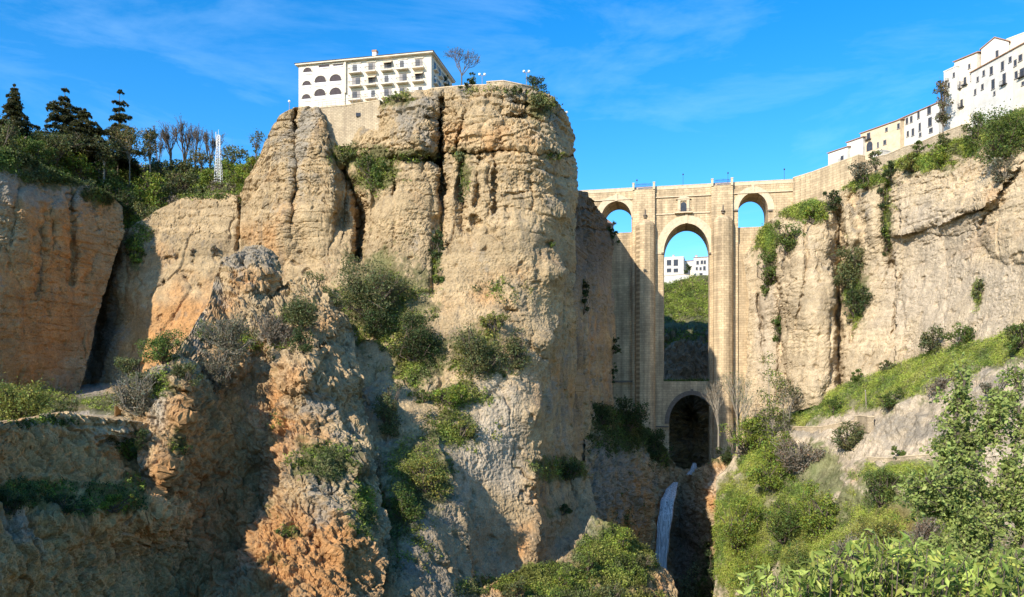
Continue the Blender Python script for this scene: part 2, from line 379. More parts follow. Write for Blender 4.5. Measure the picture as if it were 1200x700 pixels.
def tint_rock(orange=(), grey=(), pale=(), o0=0.15, g0=0.1, dark=(), base=TAN, streak=0.75):
    def fn(P, N, px, py):
        n1 = fbm(P / 10 + 3, 4); n2 = fbm(P / 5 + 40, 4); n3 = fbm(P * np.array((1 / 3., 1 / 3., 1 / 22.)) + 80, 3)
        band = strata(P, 1 / 2.3, seed=3.0, sharp=.5)
        o = np.clip(sstep(0.15, 0.75, o0 + blobs(px, py, orange) * 0.9 + 0.35 * n1), 0, 1) if len(orange) or o0 else 0 * px
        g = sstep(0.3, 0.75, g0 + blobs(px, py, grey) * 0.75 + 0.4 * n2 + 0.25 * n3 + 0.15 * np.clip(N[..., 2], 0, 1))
        pl = sstep(0.3, 0.8, blobs(px, py, pale) * 0.9 + 0.3 * n1) if len(pale) else 0 * px
        thin = strata(P, 1 / 0.8, seed=7.0, sharp=.3)
        c = base * (1 + 0.12 * band + 0.08 * thin + 0.12 * n3)[..., None]
        c = c + (ORANGE * (1 + 0.2 * n2)[..., None] - c) * o[..., None]
        c = c + (PALE - c) * pl[..., None]
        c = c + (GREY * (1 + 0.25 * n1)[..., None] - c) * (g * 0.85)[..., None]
        stk = sstep(0.18, 0.5, fbm(P * np.array((1 / 1.6, 1 / 1.6, 1 / 30.)) + 21, 3)) * np.clip(0.25 + perlin(P / 18 + 8), 0, .8)
        c = c + (GREY * 0.62 - c) * (stk * streak)[..., None]
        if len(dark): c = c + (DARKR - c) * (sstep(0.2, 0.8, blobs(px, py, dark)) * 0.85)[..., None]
        return np.clip(c, 0.02, 0.75)
    return fn
def tint_ground(P, N, px, py):
    n1 = fbm(P / 8 + 3, 4)[..., None]
    return np.clip(GREENG * 1.1 + (DRY - GREENG) * np.clip(0.4 + n1, 0, 1), 0.02, .6)

# ================================================================ THE SETTING: ground and rock
gx = np.concatenate([np.linspace(-6000, -500, 12), np.linspace(-400, 400, 41), np.linspace(500, 6000, 12)])
gy = np.concatenate([np.linspace(-4000, -200, 10), np.linspace(-160, 480, 65), np.linspace(560, 9000, 16)])
GX, GY = np.meshgrid(gx, gy)
def ground_z(x, y):
    x, y = np.asarray(x, float), np.asarray(y, float)
    z = -1.75 - 0.285 * np.clip(y, 0, 260) + 0.02 * np.clip(-y, 0, 400)
    return z + 1.2 * np.clip(y / 60, 0, 1) * perlin(np.stack([x / 30, y / 30, 0 * x], -1))
GZ = ground_z(GX, GY); gi = np.arange(GX.size).reshape(GX.shape)
gP = np.stack([GX, GY, GZ], -1)
tag(np_mesh('ground', gP, np.stack([gi[:-1, :-1], gi[:-1, 1:], gi[1:, 1:], gi[1:, :-1]], -1), M['rock'], None, tint_ground(gP, None, GX, GY).reshape(-1, 3), smooth=True),
    'green valley ground falling away below the cliffs', 'ground', kind='structure')

# ---- gorge beyond the bridge
o = sheet('gorge_hillside', [(690, 345), (770, 335), (785, 332), (805, 327), (835, 321), (900, 305)], [(690, 560), (900, 560)], [(0, 690), (1, 690)], [(0, 900), (1, 900)],
    [(690, 345, 408), (780, 333, 410), (835, 323, 410), (900, 308, 410), (690, 382, 360), (780, 382, 365), (835, 384, 362), (900, 380, 360), (780, 396, 347), (835, 396, 345), (690, 440, 332), (780, 440, 334), (811, 442, 340), (835, 440, 333), (900, 440, 330), (700, 462, 311), (784, 462, 313), (795, 485, 345), (811, 485, 400), (828, 485, 345), (838, 462, 313), (900, 462, 311), (784, 560, 311), (811, 560, 400), (838, 560, 311), (690, 560, 310), (900, 560, 310)],
    step=1.5, disp=lambda P, px, py: 1.6 * disp_crag(P, px, py) * sstep(378, 396, py) + disp_soft(1.2)(P, px, py),
    tint=tint_rock(grey=[(780, 420, 200, 60)], g0=0.3), green=[(780, 355, 200, 32, 2.2)], back=(2, 10, 40), topdrop=0.03)
tag(o, 'green hillside and dark rock seen through the main arch of the bridge', 'hillside')

# ---- ravine head with the waterfall
o = sheet('ravine_rock', [(680, 470), (715, 478), (735, 492), (760, 505), (778, 530), (790, 548), (800, 553), (812, 553), (826, 548), (838, 543), (850, 538), (862, 540), (880, 545), (900, 540)], [(680, 720), (900, 720)], [(0, 680), (1, 690)], [(0, 900), (1, 900)],
    [(680, 470, 240), (715, 478, 252), (760, 505, 278), (790, 548, 280), (812, 553, 281), (850, 538, 270), (900, 540, 262), (690, 560, 228), (720, 560, 240), (745, 560, 252), (762, 575, 262), (790, 575, 276), (815, 572, 272), (835, 560, 263), (850, 570, 255), (885, 570, 250),
     (690, 640, 218), (725, 640, 234), (750, 640, 249), (766, 640, 260), (790, 640, 274), (815, 640, 272), (832, 620, 262), (850, 620, 250), (885, 620, 240), (700, 720, 214), (740, 720, 232), (775, 720, 256), (815, 720, 264), (840, 720, 252), (870, 720, 240), (900, 720, 232)],
    step=1.2, disp=disp_crag, amp=0.8, cracks=[([(800, 545), (796, 600), (800, 720)], 16, 5)],
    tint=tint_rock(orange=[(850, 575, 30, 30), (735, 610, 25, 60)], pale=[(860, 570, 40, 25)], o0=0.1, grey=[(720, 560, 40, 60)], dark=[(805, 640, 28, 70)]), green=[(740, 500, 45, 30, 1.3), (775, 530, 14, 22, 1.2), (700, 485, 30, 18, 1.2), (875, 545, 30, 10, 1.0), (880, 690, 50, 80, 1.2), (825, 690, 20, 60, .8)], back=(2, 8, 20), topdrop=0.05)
tag(o, 'rocky head of the ravine with the notch of the waterfall under the bridge', 'ravine')

# ---- spur between the headland and the bridge, its shade deepened in the rock colour
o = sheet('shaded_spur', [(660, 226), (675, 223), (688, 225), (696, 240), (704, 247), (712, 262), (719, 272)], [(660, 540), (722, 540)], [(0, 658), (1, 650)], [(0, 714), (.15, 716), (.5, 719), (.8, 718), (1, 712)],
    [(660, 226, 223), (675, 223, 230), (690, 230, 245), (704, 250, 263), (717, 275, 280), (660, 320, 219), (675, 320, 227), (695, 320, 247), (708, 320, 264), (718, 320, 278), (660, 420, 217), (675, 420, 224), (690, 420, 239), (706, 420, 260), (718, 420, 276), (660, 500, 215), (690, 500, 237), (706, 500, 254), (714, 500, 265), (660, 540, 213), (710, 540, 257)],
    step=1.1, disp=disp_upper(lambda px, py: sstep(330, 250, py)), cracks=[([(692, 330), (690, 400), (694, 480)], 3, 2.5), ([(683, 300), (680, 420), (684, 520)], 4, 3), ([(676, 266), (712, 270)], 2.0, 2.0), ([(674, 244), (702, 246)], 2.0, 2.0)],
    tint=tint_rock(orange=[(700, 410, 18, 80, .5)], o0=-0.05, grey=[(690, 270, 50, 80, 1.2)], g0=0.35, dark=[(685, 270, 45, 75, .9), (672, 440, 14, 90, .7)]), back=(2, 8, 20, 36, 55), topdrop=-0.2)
tag(o, 'narrow shaded rock spur standing between the headland and the bridge', 'cliff')

# ---- middle cliff behind the front ridge (with the gully at its left)
o = sheet('tan_cliff', [(60, 250), (100, 262), (140, 268), (152, 270), (163, 262), (176, 256), (190, 246), (215, 232), (232, 227), (262, 225), (280, 229), (292, 222), (310, 222)], [(60, 480), (310, 480)], [(0, 80), (1, 60)], [(0, 310), (1, 310)],
    [(60, 250, 222), (60, 480, 205), (100, 262, 222), (100, 380, 216), (100, 470, 204), (125, 275, 221), (122, 380, 214), (120, 470, 203), (150, 272, 215), (146, 340, 205), (143, 400, 199), (150, 470, 190), (165, 300, 209), (170, 350, 201), (180, 400, 195), (190, 250, 216), (215, 232, 216), (262, 225, 215), (215, 290, 207), (262, 280, 208), (280, 280, 211), (210, 350, 200), (262, 350, 200), (300, 350, 200), (200, 420, 192), (260, 420, 191), (310, 420, 192), (310, 230, 214), (310, 290, 209), (200, 480, 184), (260, 480, 182), (310, 480, 182)],
    step=1.2, disp=disp_upper(lambda px, py: 0.75 * sstep(330, 250, py)), amp=0.8,
    cracks=[([(281, 224), (283, 260), (279, 292)], 3, 3.5), ([(180, 404), (200, 399), (232, 398)], 2.0, 1.6), ([(136, 300), (118, 360), (104, 470)], 7, 5), ([(208, 300), (209, 302)], 3, 2.0), ([(196, 304), (200, 306)], 3, 1.8), ([(150, 300), (146, 360)], 3, 1.2), ([(226, 307), (228, 309)], 2, 1.5), ([(248, 274), (262, 276)], 2, 1.0), ([(217, 325), (219, 328)], 2.5, 1.6), ([(190, 330), (192, 332)], 2, 1.4), ([(235, 335), (236, 337)], 2, 1.4)],
    tint=tint_rock(orange=[(210, 390, 90, 70, .75), (170, 350, 40, 80, .5)], o0=0.05, grey=[(115, 390, 25, 110, 1.3), (100, 470, 30, 30)], g0=-0.02), green=[(160, 295, 9, 22, 1.2), (108, 262, 40, 10, 1)], back=(2, 8, 20), topdrop=-0.15)
tag(o, 'smooth tan cliff pitted with holes behind the front ridge', 'cliff')

# ---- left cliff, turned away from the sun
o = sheet('left_cliff', [(-60, 165), (0, 178), (25, 184), (55, 196), (85, 212), (112, 222), (132, 230), (142, 242)], [(-60, 500), (140, 500)], [(0, -60), (1, -60)], [(0, 142), (.12, 144), (.3, 131), (.5, 117), (.75, 100), (1, 82)],
    [(-60, 165, 167), (0, 178, 177), (40, 190, 184), (85, 212, 195), (120, 226, 203), (142, 242, 211), (-60, 260, 163), (0, 260, 171), (40, 260, 180), (85, 260, 191), (110, 270, 199), (138, 280, 206), (-60, 340, 159), (0, 340, 168), (40, 340, 177), (85, 340, 188), (110, 340, 195), (125, 340, 199), (0, 420, 165), (40, 420, 175), (80, 420, 187), (100, 420, 191), (-60, 500, 152), (0, 480, 164), (40, 480, 173), (80, 480, 184)],
    step=1.2, disp=disp_upper(lambda px, py: 0.4 + 0.4 * sstep(330, 240, py)), amp=0.75,
    cracks=[([(50, 250), (47, 300), (44, 340)], 5, 1.5), ([(20, 220), (12, 280)], 4, 1.2), ([(82, 230), (86, 290), (82, 330)], 5, 2.0), ([(104, 235), (112, 268)], 6, 2.0), ([(60, 262), (62, 285)], 4, 1.5), ([(110, 300), (100, 330)], 5, 1.2)],
    bumps=[(100, 262, 18, 45, 1.0), (35, 280, 25, 60, 1.2), (70, 275, 15, 40, 1.0)],
    tint=tint_rock(orange=[(60, 330, 90, 110, .8), (30, 400, 80, 60, .8)], o0=0.08, grey=[(20, 210, 60, 40), (80, 225, 60, 25)], g0=0.05), green=[(10, 185, 70, 22, 1.1), (70, 208, 50, 14, 1.2), (120, 232, 25, 12, 1.2)], back=(2, 8, 25, 60), topdrop=-0.25)
tag(o, 'shaded orange cliff at the left edge below the cedar trees', 'cliff')

# ---- hillside above the left cliffs
o = sheet('wooded_hillside', [(-60, 140), (0, 146), (60, 168), (110, 180), (150, 196), (200, 200), (250, 200), (285, 196), (320, 178), (345, 160)], [(-60, 225), (0, 225), (60, 240), (110, 262), (150, 285), (180, 272), (215, 245), (262, 236), (290, 240), (345, 230)], [(0, -60), (1, -60)], [(0, 345), (1, 345)],
    [(-60, 140, 198), (0, 146, 206), (60, 168, 216), (110, 180, 234), (150, 196, 250), (200, 200, 260), (250, 200, 255), (285, 196, 240), (320, 178, 228), (345, 160, 222), (-60, 225, 180), (0, 225, 190), (60, 240, 198), (110, 262, 208), (150, 285, 218), (180, 272, 215), (215, 245, 217), (262, 236, 216), (290, 240, 214), (345, 230, 212), (0, 185, 190), (60, 205, 200), (120, 232, 212), (150, 240, 222), (200, 225, 232), (250, 215, 234)],
    step=2.0, disp=disp_soft(0.8), tint=tint_rock(g0=0.3), green=[(100, 200, 400, 200, 1.4)], back=(3, 15, 50, 120), topdrop=-0.02)
tag(o, 'wooded green hillside above the left cliffs', 'hillside')

# ---- right-hand cliff under the old town
o = sheet('right_cliff', [(872, 300), (884, 285), (898, 262), (915, 250), (935, 240), (960, 234), (985, 222), (1010, 207), (1040, 195), (1070, 182), (1100, 174), (1130, 160), (1160, 145), (1200, 128), (1250, 108)], [(872, 490), (920, 486), (960, 474), (1000, 457), (1050, 437), (1100, 420), (1150, 407), (1200, 394), (1250, 382)], [(0, 872), (.3, 878), (1, 872)], [(0, 1250), (1, 1250)],
    [(874, 300, 288), (884, 290, 284), (886, 350, 283), (886, 420, 281), (880, 480, 276), (905, 260, 277), (905, 330, 279), (902, 420, 277), (912, 380, 276), (930, 250, 269), (925, 300, 268), (925, 360, 266), (925, 440, 262), (950, 252, 263), (950, 300, 262), (950, 380, 258), (950, 460, 252), (975, 244, 258), (972, 300, 262), (978, 380, 257), (985, 450, 248), (990, 228, 258), (1000, 300, 256), (1000, 380, 250), (1010, 440, 240), (1020, 213, 252), (1020, 280, 248), (1040, 198, 246), (1045, 300, 246), (1050, 370, 238), (1060, 425, 228), (1070, 186, 237), (1080, 250, 233), (1100, 176, 230), (1100, 330, 224), (1100, 405, 212), (1130, 163, 221), (1130, 230, 216), (1150, 320, 205), (1150, 395, 198), (1160, 147, 213), (1200, 130, 203), (1200, 200, 199), (1200, 300, 190), (1200, 390, 184), (1250, 110, 194), (1250, 250, 185), (1250, 380, 168)],
    step=1.15, disp=disp_upper(lambda px, py: np.clip(0.25 + 0.75 * sstep(330, 190, py) * sstep(960, 1030, px) - .3 * sstep(1060, 1120, px) * sstep(230, 300, py), 0, 1)), amp=0.8,
    cracks=[([(889, 345), (892, 380), (895, 425)], 2.5, 3), ([(913, 330), (914, 400), (911, 470)], 3, 3.5), ([(982, 250), (985, 300), (983, 350), (984, 460)], 5, 8), ([(944, 265), (946, 310), (938, 350), (934, 385)], 2.2, 1.6), ([(1057, 320), (1052, 355), (1046, 390)], 2.0, 1.8), ([(985, 350), (996, 380), (998, 400)], 3, 2), ([(1185, 205), (1165, 245), (1150, 262)], 3, 2.5), ([(1070, 272), (1120, 250), (1160, 248)], 2.2, 1.4), ([(1040, 215), (1036, 270), (1046, 310)], 6, 5), ([(1000, 230), (1012, 280), (1000, 340)], 8, 4), ([(975, 365), (972, 400)], 2, 1.2)],
    bumps=[(948, 360, 32, 125, 8.0), (1190, 250, 50, 60, 3.5), (1085, 340, 26, 80, 2.0), (1110, 235, 60, 40, 2.0), (928, 320, 16, 50, 2)],
    steps=[([(1056, 250), (1052, 330), (1050, 420)], -1, 30, 3.0), ([(1056, 274), (1110, 258), (1160, 240), (1192, 196)], -1, 30, 3.5)],
    tint=tint_rock(orange=[(1130, 300, 60, 50, .5), (1180, 230, 40, 60, .4)], o0=0.0, grey=[(1010, 250, 24, 40, .6), (955, 330, 20, 70, .35)], pale=[(1120, 350, 120, 90), (900, 380, 20, 90), (1100, 270, 60, 60)], g0=-0.02, base=np.array((0.54, 0.43, 0.285)), streak=.45), green=[(900, 275, 16, 25, 1), (940, 245, 30, 14, 1.3), (1010, 212, 40, 12, 1.0), (1075, 190, 45, 14, 1.3), (1120, 170, 30, 14, 1.4), (1170, 150, 40, 26, 1.3), (1040, 250, 8, 50, .8), (1005, 340, 14, 50, .9), (1148, 345, 5, 18, .8)], back=(2, 8, 20, 40), topdrop=-0.02)
tag(o, 'tall pale cliff on the right below the white town', 'cliff')

# ---- terrace and slopes on the right, in front of the cliff
o = sheet('terraced_slope', [(840, 560), (855, 545), (870, 520), (890, 498), (915, 488), (935, 484), (960, 464), (1000, 447), (1050, 427), (1100, 411), (1150, 398), (1200, 385), (1250, 372)], [(840, 730), (1250, 730)], [(0, 840), (1, 836)], [(0, 1250), (1, 1250)],
    [(840, 560, 258), (870, 520, 262), (915, 488, 262), (935, 484, 258), (960, 464, 252), (1000, 447, 240), (1050, 427, 226), (1100, 411, 210), (1150, 398, 196), (1200, 385, 182), (1250, 372, 166), (870, 560, 246), (900, 530, 246), (935, 510, 240), (960, 492, 234), (1000, 490, 222), (1050, 475, 203), (1100, 445, 196), (1150, 425, 185), (1200, 410, 172), (850, 620, 238), (880, 600, 232), (920, 570, 226), (960, 530, 226), (975, 545, 216), (1010, 500, 217), (1060, 500, 196), (1110, 480, 186), (1160, 470, 172), (1200, 460, 162), (1000, 545, 204), (1060, 540, 190), (1110, 540, 176), (1160, 540, 160), (975, 600, 204), (1000, 560, 200), (1040, 560, 188), (1060, 600, 178), (1100, 600, 168), (850, 700, 226), (880, 660, 216), (920, 640, 208), (950, 650, 196), (980, 680, 184), (1010, 650, 180), (1050, 700, 166), (1120, 700, 150), (1200, 700, 135), (1250, 540, 140), (840, 730, 222), (950, 730, 180)],
    step=1.25, disp=disp_soft(0.9), cracks=[([(990, 545), (985, 580), (975, 620)], 6, 2)], bumps=[(985, 575, 14, 40, 2.0)],
    tint=tint_rock(orange=[(1050, 610, 30, 20), (985, 570, 14, 40, .6)], o0=0.0, grey=[(1060, 500, 80, 35, .75), (1150, 450, 70, 40, .6), (940, 505, 30, 10)], pale=[(985, 570, 12, 42, 1.2), (1070, 490, 60, 40, .5)], g0=0.0, base=PALE),
    green=[(935, 490, 25, 12, 1.3), (970, 470, 30, 18, 1.5), (1010, 455, 35, 18, 1.5), (1050, 446, 38, 20, 1.8), (1100, 428, 40, 18, 1.8), (1150, 414, 40, 17, 1.8), (1200, 402, 45, 17, 1.8), (1020, 470, 30, 14, 1.1), (900, 545, 35, 25, 1.5), (870, 630, 45, 70, 1.5), (930, 620, 40, 60, 1.3), (960, 660, 40, 50, 1.3), (1060, 558, 60, 18, 1.5), (1020, 620, 70, 50, 1.4), (960, 560, 30, 40, 1.2), (1120, 620, 60, 60, 1.1), (1000, 690, 80, 30, 1.4)], ggain=1.5, back=(2, 6, 14), topdrop=0.0)
tag(o, 'terraced slope with a bright green grass strip at the foot of the right cliff', 'slope')

# ---- the headland
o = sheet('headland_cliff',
    [(283, 230), (290, 212), (303, 188), (314, 165), (318, 152), (328, 136), (345, 126), (362, 124), (375, 125), (380, 133), (386, 147), (395, 156), (410, 155), (418, 148), (430, 132), (444, 124), (460, 114), (480, 109), (500, 107), (520, 104), (545, 102), (575, 104), (600, 101), (620, 104), (640, 112), (655, 125), (664, 137), (672, 152)],
    [(283, 450), (330, 450), (380, 560), (420, 725), (800, 725)], [(0, 283), (.5, 283), (1, 390)],
    [(0, 672), (.12, 674), (.25, 674), (.33, 671), (.42, 675), (.5, 674), (.66, 668), (.71, 688), (.8, 702), (.9, 712), (1, 760)],
    [(283, 230, 213), (303, 188, 213), (318, 160, 212), (345, 126, 209), (375, 126, 210), (400, 156, 212), (432, 132, 208), (470, 112, 202), (500, 107, 200), (545, 102, 200), (600, 101, 199), (630, 107, 202), (655, 125, 208), (672, 152, 222),
     (300, 230, 210), (340, 190, 205), (375, 175, 206), (395, 190, 207), (415, 190, 209), (455, 180, 200), (485, 160, 197.5), (512, 184, 201), (520, 184, 199), (550, 175, 196), (600, 175, 194), (640, 175, 196), (658, 180, 200), (673, 190, 219),
     (285, 290, 209), (315, 270, 204), (350, 250, 201), (390, 245, 202), (405, 260, 207), (440, 250, 198), (480, 240, 196), (505, 250, 197), (530, 240, 194.5), (560, 250, 192), (600, 250, 190), (640, 250, 191.5), (660, 250, 196), (674, 250, 216),
     (300, 350, 203), (350, 320, 200), (400, 310, 196), (450, 310, 192), (500, 320, 190), (550, 320, 188), (600, 320, 186), (640, 320, 187), (658, 320, 192), (671, 320, 212),
     (350, 420, 185), (400, 400, 182), (450, 390, 180), (500, 400, 180), (560, 390, 181), (610, 390, 181), (640, 400, 184), (658, 400, 198), (674, 400, 216),
     (420, 480, 168), (460, 470, 167), (510, 470, 170), (560, 470, 174), (610, 470, 176), (630, 480, 177), (648, 480, 192), (670, 480, 212),
     (440, 560, 147), (480, 550, 151), (530, 550, 160), (560, 570, 168), (600, 560, 172), (627, 560, 173), (640, 560, 182), (665, 560, 196), (700, 560, 212),
     (440, 640, 131), (500, 630, 138), (540, 640, 147), (570, 640, 162), (600, 640, 166), (626, 640, 167), (645, 620, 177), (690, 630, 188), (712, 620, 198),
     (400, 725, 113), (500, 725, 122), (550, 725, 135), (590, 725, 156), (630, 725, 160), (700, 725, 172), (760, 725, 182)],
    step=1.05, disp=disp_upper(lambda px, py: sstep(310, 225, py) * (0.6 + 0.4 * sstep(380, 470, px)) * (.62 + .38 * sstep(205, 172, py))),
    cracks=[([(346, 130), (348, 195), (343, 245), (340, 280)], 3, 4.7), ([(392, 185), (404, 225), (398, 262)], 7, 5.4), ([(404, 200), (424, 245), (420, 300)], 6, 10.8), ([(415, 228), (423, 262), (420, 300)], 5, 9.5),
            ([(517, 118), (515, 150), (517, 190)], 3.5, 9.5), ([(517, 190), (519, 240), (518, 290)], 5, 10.8), ([(508, 260), (512, 300), (508, 340)], 7, 3.4),
            ([(541, 190), (539, 230), (543, 273)], 4, 4.7), ([(560, 188), (559, 240)], 2.2, 3.0), ([(579, 184), (579, 247)], 2.2, 3.0), ([(620, 172), (622, 210), (623, 247)], 2.0, 2.4),
            ([(587, 112), (588, 176)], 2.5, 3.0), ([(546, 130), (540, 152), (534, 175)], 2.4, 3.0), ([(556, 260), (559, 262)], 5.0, 4.1), ([(460, 185), (462, 230)], 3, 3.4), ([(438, 225), (436, 270)], 4, 2.7),
            ([(517, 180), (560, 179), (600, 177), (646, 180), (670, 184)], 2.2, 3.5), ([(454, 186), (485, 186), (514, 190)], 3.0, 4.1), ([(590, 136), (615, 135), (640, 146), (652, 158)], 2.2, 3.0), ([(552, 146), (585, 141)], 2.0, 2.2), ([(520, 128), (560, 118), (610, 120), (650, 136)], 2.2, 2.4),
            ([(500, 138), (515, 142)], 2, 2.0), ([(628, 200), (668, 210)], 2.0, 2.0), ([(590, 228), (622, 226), (665, 232)], 1.6, 1.4), ([(383, 128), (390, 150), (400, 168)], 5, 5.4), ([(375, 395), (390, 430), (425, 490)], 8, 5.4), ([(640, 288), (646, 284)], 2.5, 2.0), ([(595, 362), (604, 364)], 4, 2.2), ([(620, 405), (636, 420)], 4, 1.6),
            ([(425, 500), (436, 540), (447, 600), (440, 720)], 7, 2.5), ([(660, 560), (675, 610), (650, 640)], 16, 6.8)],
    steps=[([(522, 540), (538, 590), (550, 650), (558, 725)], 1, 50, 4.5), ([(662, 320), (652, 375), (638, 420), (631, 500), (627, 640), (627, 725)], 1, 26, 2.2), ([(399, 180), (404, 225), (402, 262)], 1, 30, 3.0), ([(381, 126), (383, 170)], 1, 25, 3.0)],
    bumps=[(484, 150, 32, 42, 3.6), (560, 300, 60, 120, 1.0), (425, 165, 14, 18, 2.0), (362, 150, 18, 34, 2.5), (322, 250, 24, 70, 2.0), (372, 235, 22, 70, 2.6), (555, 150, 32, 32, 2.0), (620, 158, 32, 24, 1.6), (478, 260, 30, 70, 2.0), (465, 560, 30, 30, 2.0), (500, 660, 35, 80, 2.0)],
    tint=tint_rock(orange=[(640, 560, 20, 100, .4), (660, 450, 18, 70, .45), (310, 290, 30, 40, .4), (420, 680, 60, 70, .9), (610, 640, 30, 40, .45), (560, 165, 60, 20, .4), (590, 330, 70, 40, .3)], o0=0.06, pale=[(570, 520, 60, 110, .9), (600, 250, 60, 60, .35)], grey=[(484, 150, 40, 40, .8), (350, 170, 40, 50, .7), (655, 470, 18, 90, .6), (500, 620, 50, 90, .65), (420, 480, 50, 50, .6), (560, 108, 80, 12, .7), (650, 140, 25, 30, .7), (550, 310, 60, 50, .25), (645, 200, 20, 40, .5)], g0=0.04),  # grey along the right flank paints in part of its shade
    green=[(405, 180, 22, 22, 1.0), (440, 200, 28, 26, 1.3), (480, 184, 40, 9, 1.2), (460, 118, 30, 10, 1.0), (545, 205, 8, 22, .9), (512, 300, 8, 34, 1.0), (540, 180, 16, 10, .9), (630, 125, 16, 18, 1.0), (450, 350, 60, 60, 1.0), (490, 420, 40, 36, 1.1), (560, 410, 40, 30, .9), (535, 465, 45, 16, 1.0), (490, 560, 40, 50, 1.2), (530, 505, 40, 26, .8), (455, 610, 28, 24, 1.2), (400, 570, 40, 40, .9), (655, 550, 32, 14, 1.4), (660, 600, 20, 14, .6), (590, 340, 30, 20, .4), (650, 182, 18, 5, .7), (560, 690, 40, 14, .7)],
    back=(1.5, 6, 16, 40, 75), topdrop=0.0)
tag(o, 'tall sunlit headland cliff carrying the cream hotel', 'cliff')

# ---- small grassy ledge with the path between the left cliff and the front ridge
o = sheet('grassy_ledge', [(-60, 455), (60, 455), (85, 455), (110, 452), (150, 452), (200, 440)], [(-60, 508), (0, 507), (60, 501), (130, 503), (200, 508)], [(0, -60), (1, -60)], [(0, 200), (1, 200)],
    [(-60, 455, 172), (20, 455, 180), (85, 455, 192), (110, 452, 200), (150, 452, 190), (200, 440, 165), (0, 470, 140), (90, 466, 168), (120, 466, 162), (160, 466, 148), (70, 476, 136), (110, 476, 136), (150, 476, 132), (-60, 508, 92), (0, 507, 106), (60, 501, 115), (130, 503, 121), (200, 508, 129), (0, 488, 112), (60, 485, 119), (130, 488, 125)],
    step=1.5, disp=disp_soft(0.3), tint=tint_rock(pale=[(100, 485, 40, 3.5, 1.5), (100, 458, 20, 10, 1)], grey=[(105, 458, 20, 10)], g0=0.2), green=[(130, 475, 45, 10, 1.5), (20, 470, 70, 25, 1.5), (150, 480, 30, 8, 1.4), (180, 460, 30, 20, 1.2)], back=(2, 6), topdrop=-0.1)
tag(o, 'small grassy ledge with a pale footpath below the left cliff', 'ledge')

# ---- lower-left rock under the ledge
o = sheet('lower_rock', [(-60, 498), (0, 496), (40, 490), (70, 486), (100, 489), (130, 490), (165, 494), (200, 500), (230, 505)], [(-60, 725), (230, 725)], [(0, -60), (1, -60)], [(0, 210), (1, 230)],
    [(-60, 498, 74), (0, 496, 92), (40, 490, 101), (70, 486, 105), (130, 490, 110), (200, 500, 118), (-60, 540, 72), (0, 540, 87), (50, 540, 97), (100, 540, 106), (150, 540, 117), (200, 540, 124), (0, 575, 85), (60, 575, 95), (110, 575, 103), (160, 575, 112), (210, 575, 119), (0, 598, 79), (60, 598, 87), (110, 592, 95), (150, 580, 103), (180, 600, 106), (-60, 640, 66), (0, 640, 76), (60, 640, 85), (120, 640, 99), (170, 640, 110), (220, 640, 118), (-60, 725, 62), (0, 725, 72), (60, 725, 80), (120, 725, 88), (180, 725, 106), (230, 725, 113)],
    step=1.2, disp=disp_crag, amp=0.75, cracks=[([(0, 520), (60, 525), (140, 560)], 5, 1.6), ([(30, 600), (100, 620), (160, 700)], 5, 1.6)],
    tint=tint_rock(orange=[(90, 560, 130, 40, 1.2), (120, 680, 120, 70, 1.2), (20, 550, 60, 40, 1)], o0=0.35, grey=[(20, 620, 30, 30, .8), (130, 515, 40, 16, .9), (40, 498, 60, 8)], g0=-0.08, streak=.2), gain=1.3, green=[(30, 585, 55, 14, 1.4), (130, 590, 38, 12, 1.3), (155, 575, 14, 16, 1.2), (150, 530, 24, 16, .8), (90, 600, 30, 10, 1.0)], back=(1, 3), topdrop=-0.02)
tag(o, 'shaded orange and grey rock below the grassy ledge', 'rock')

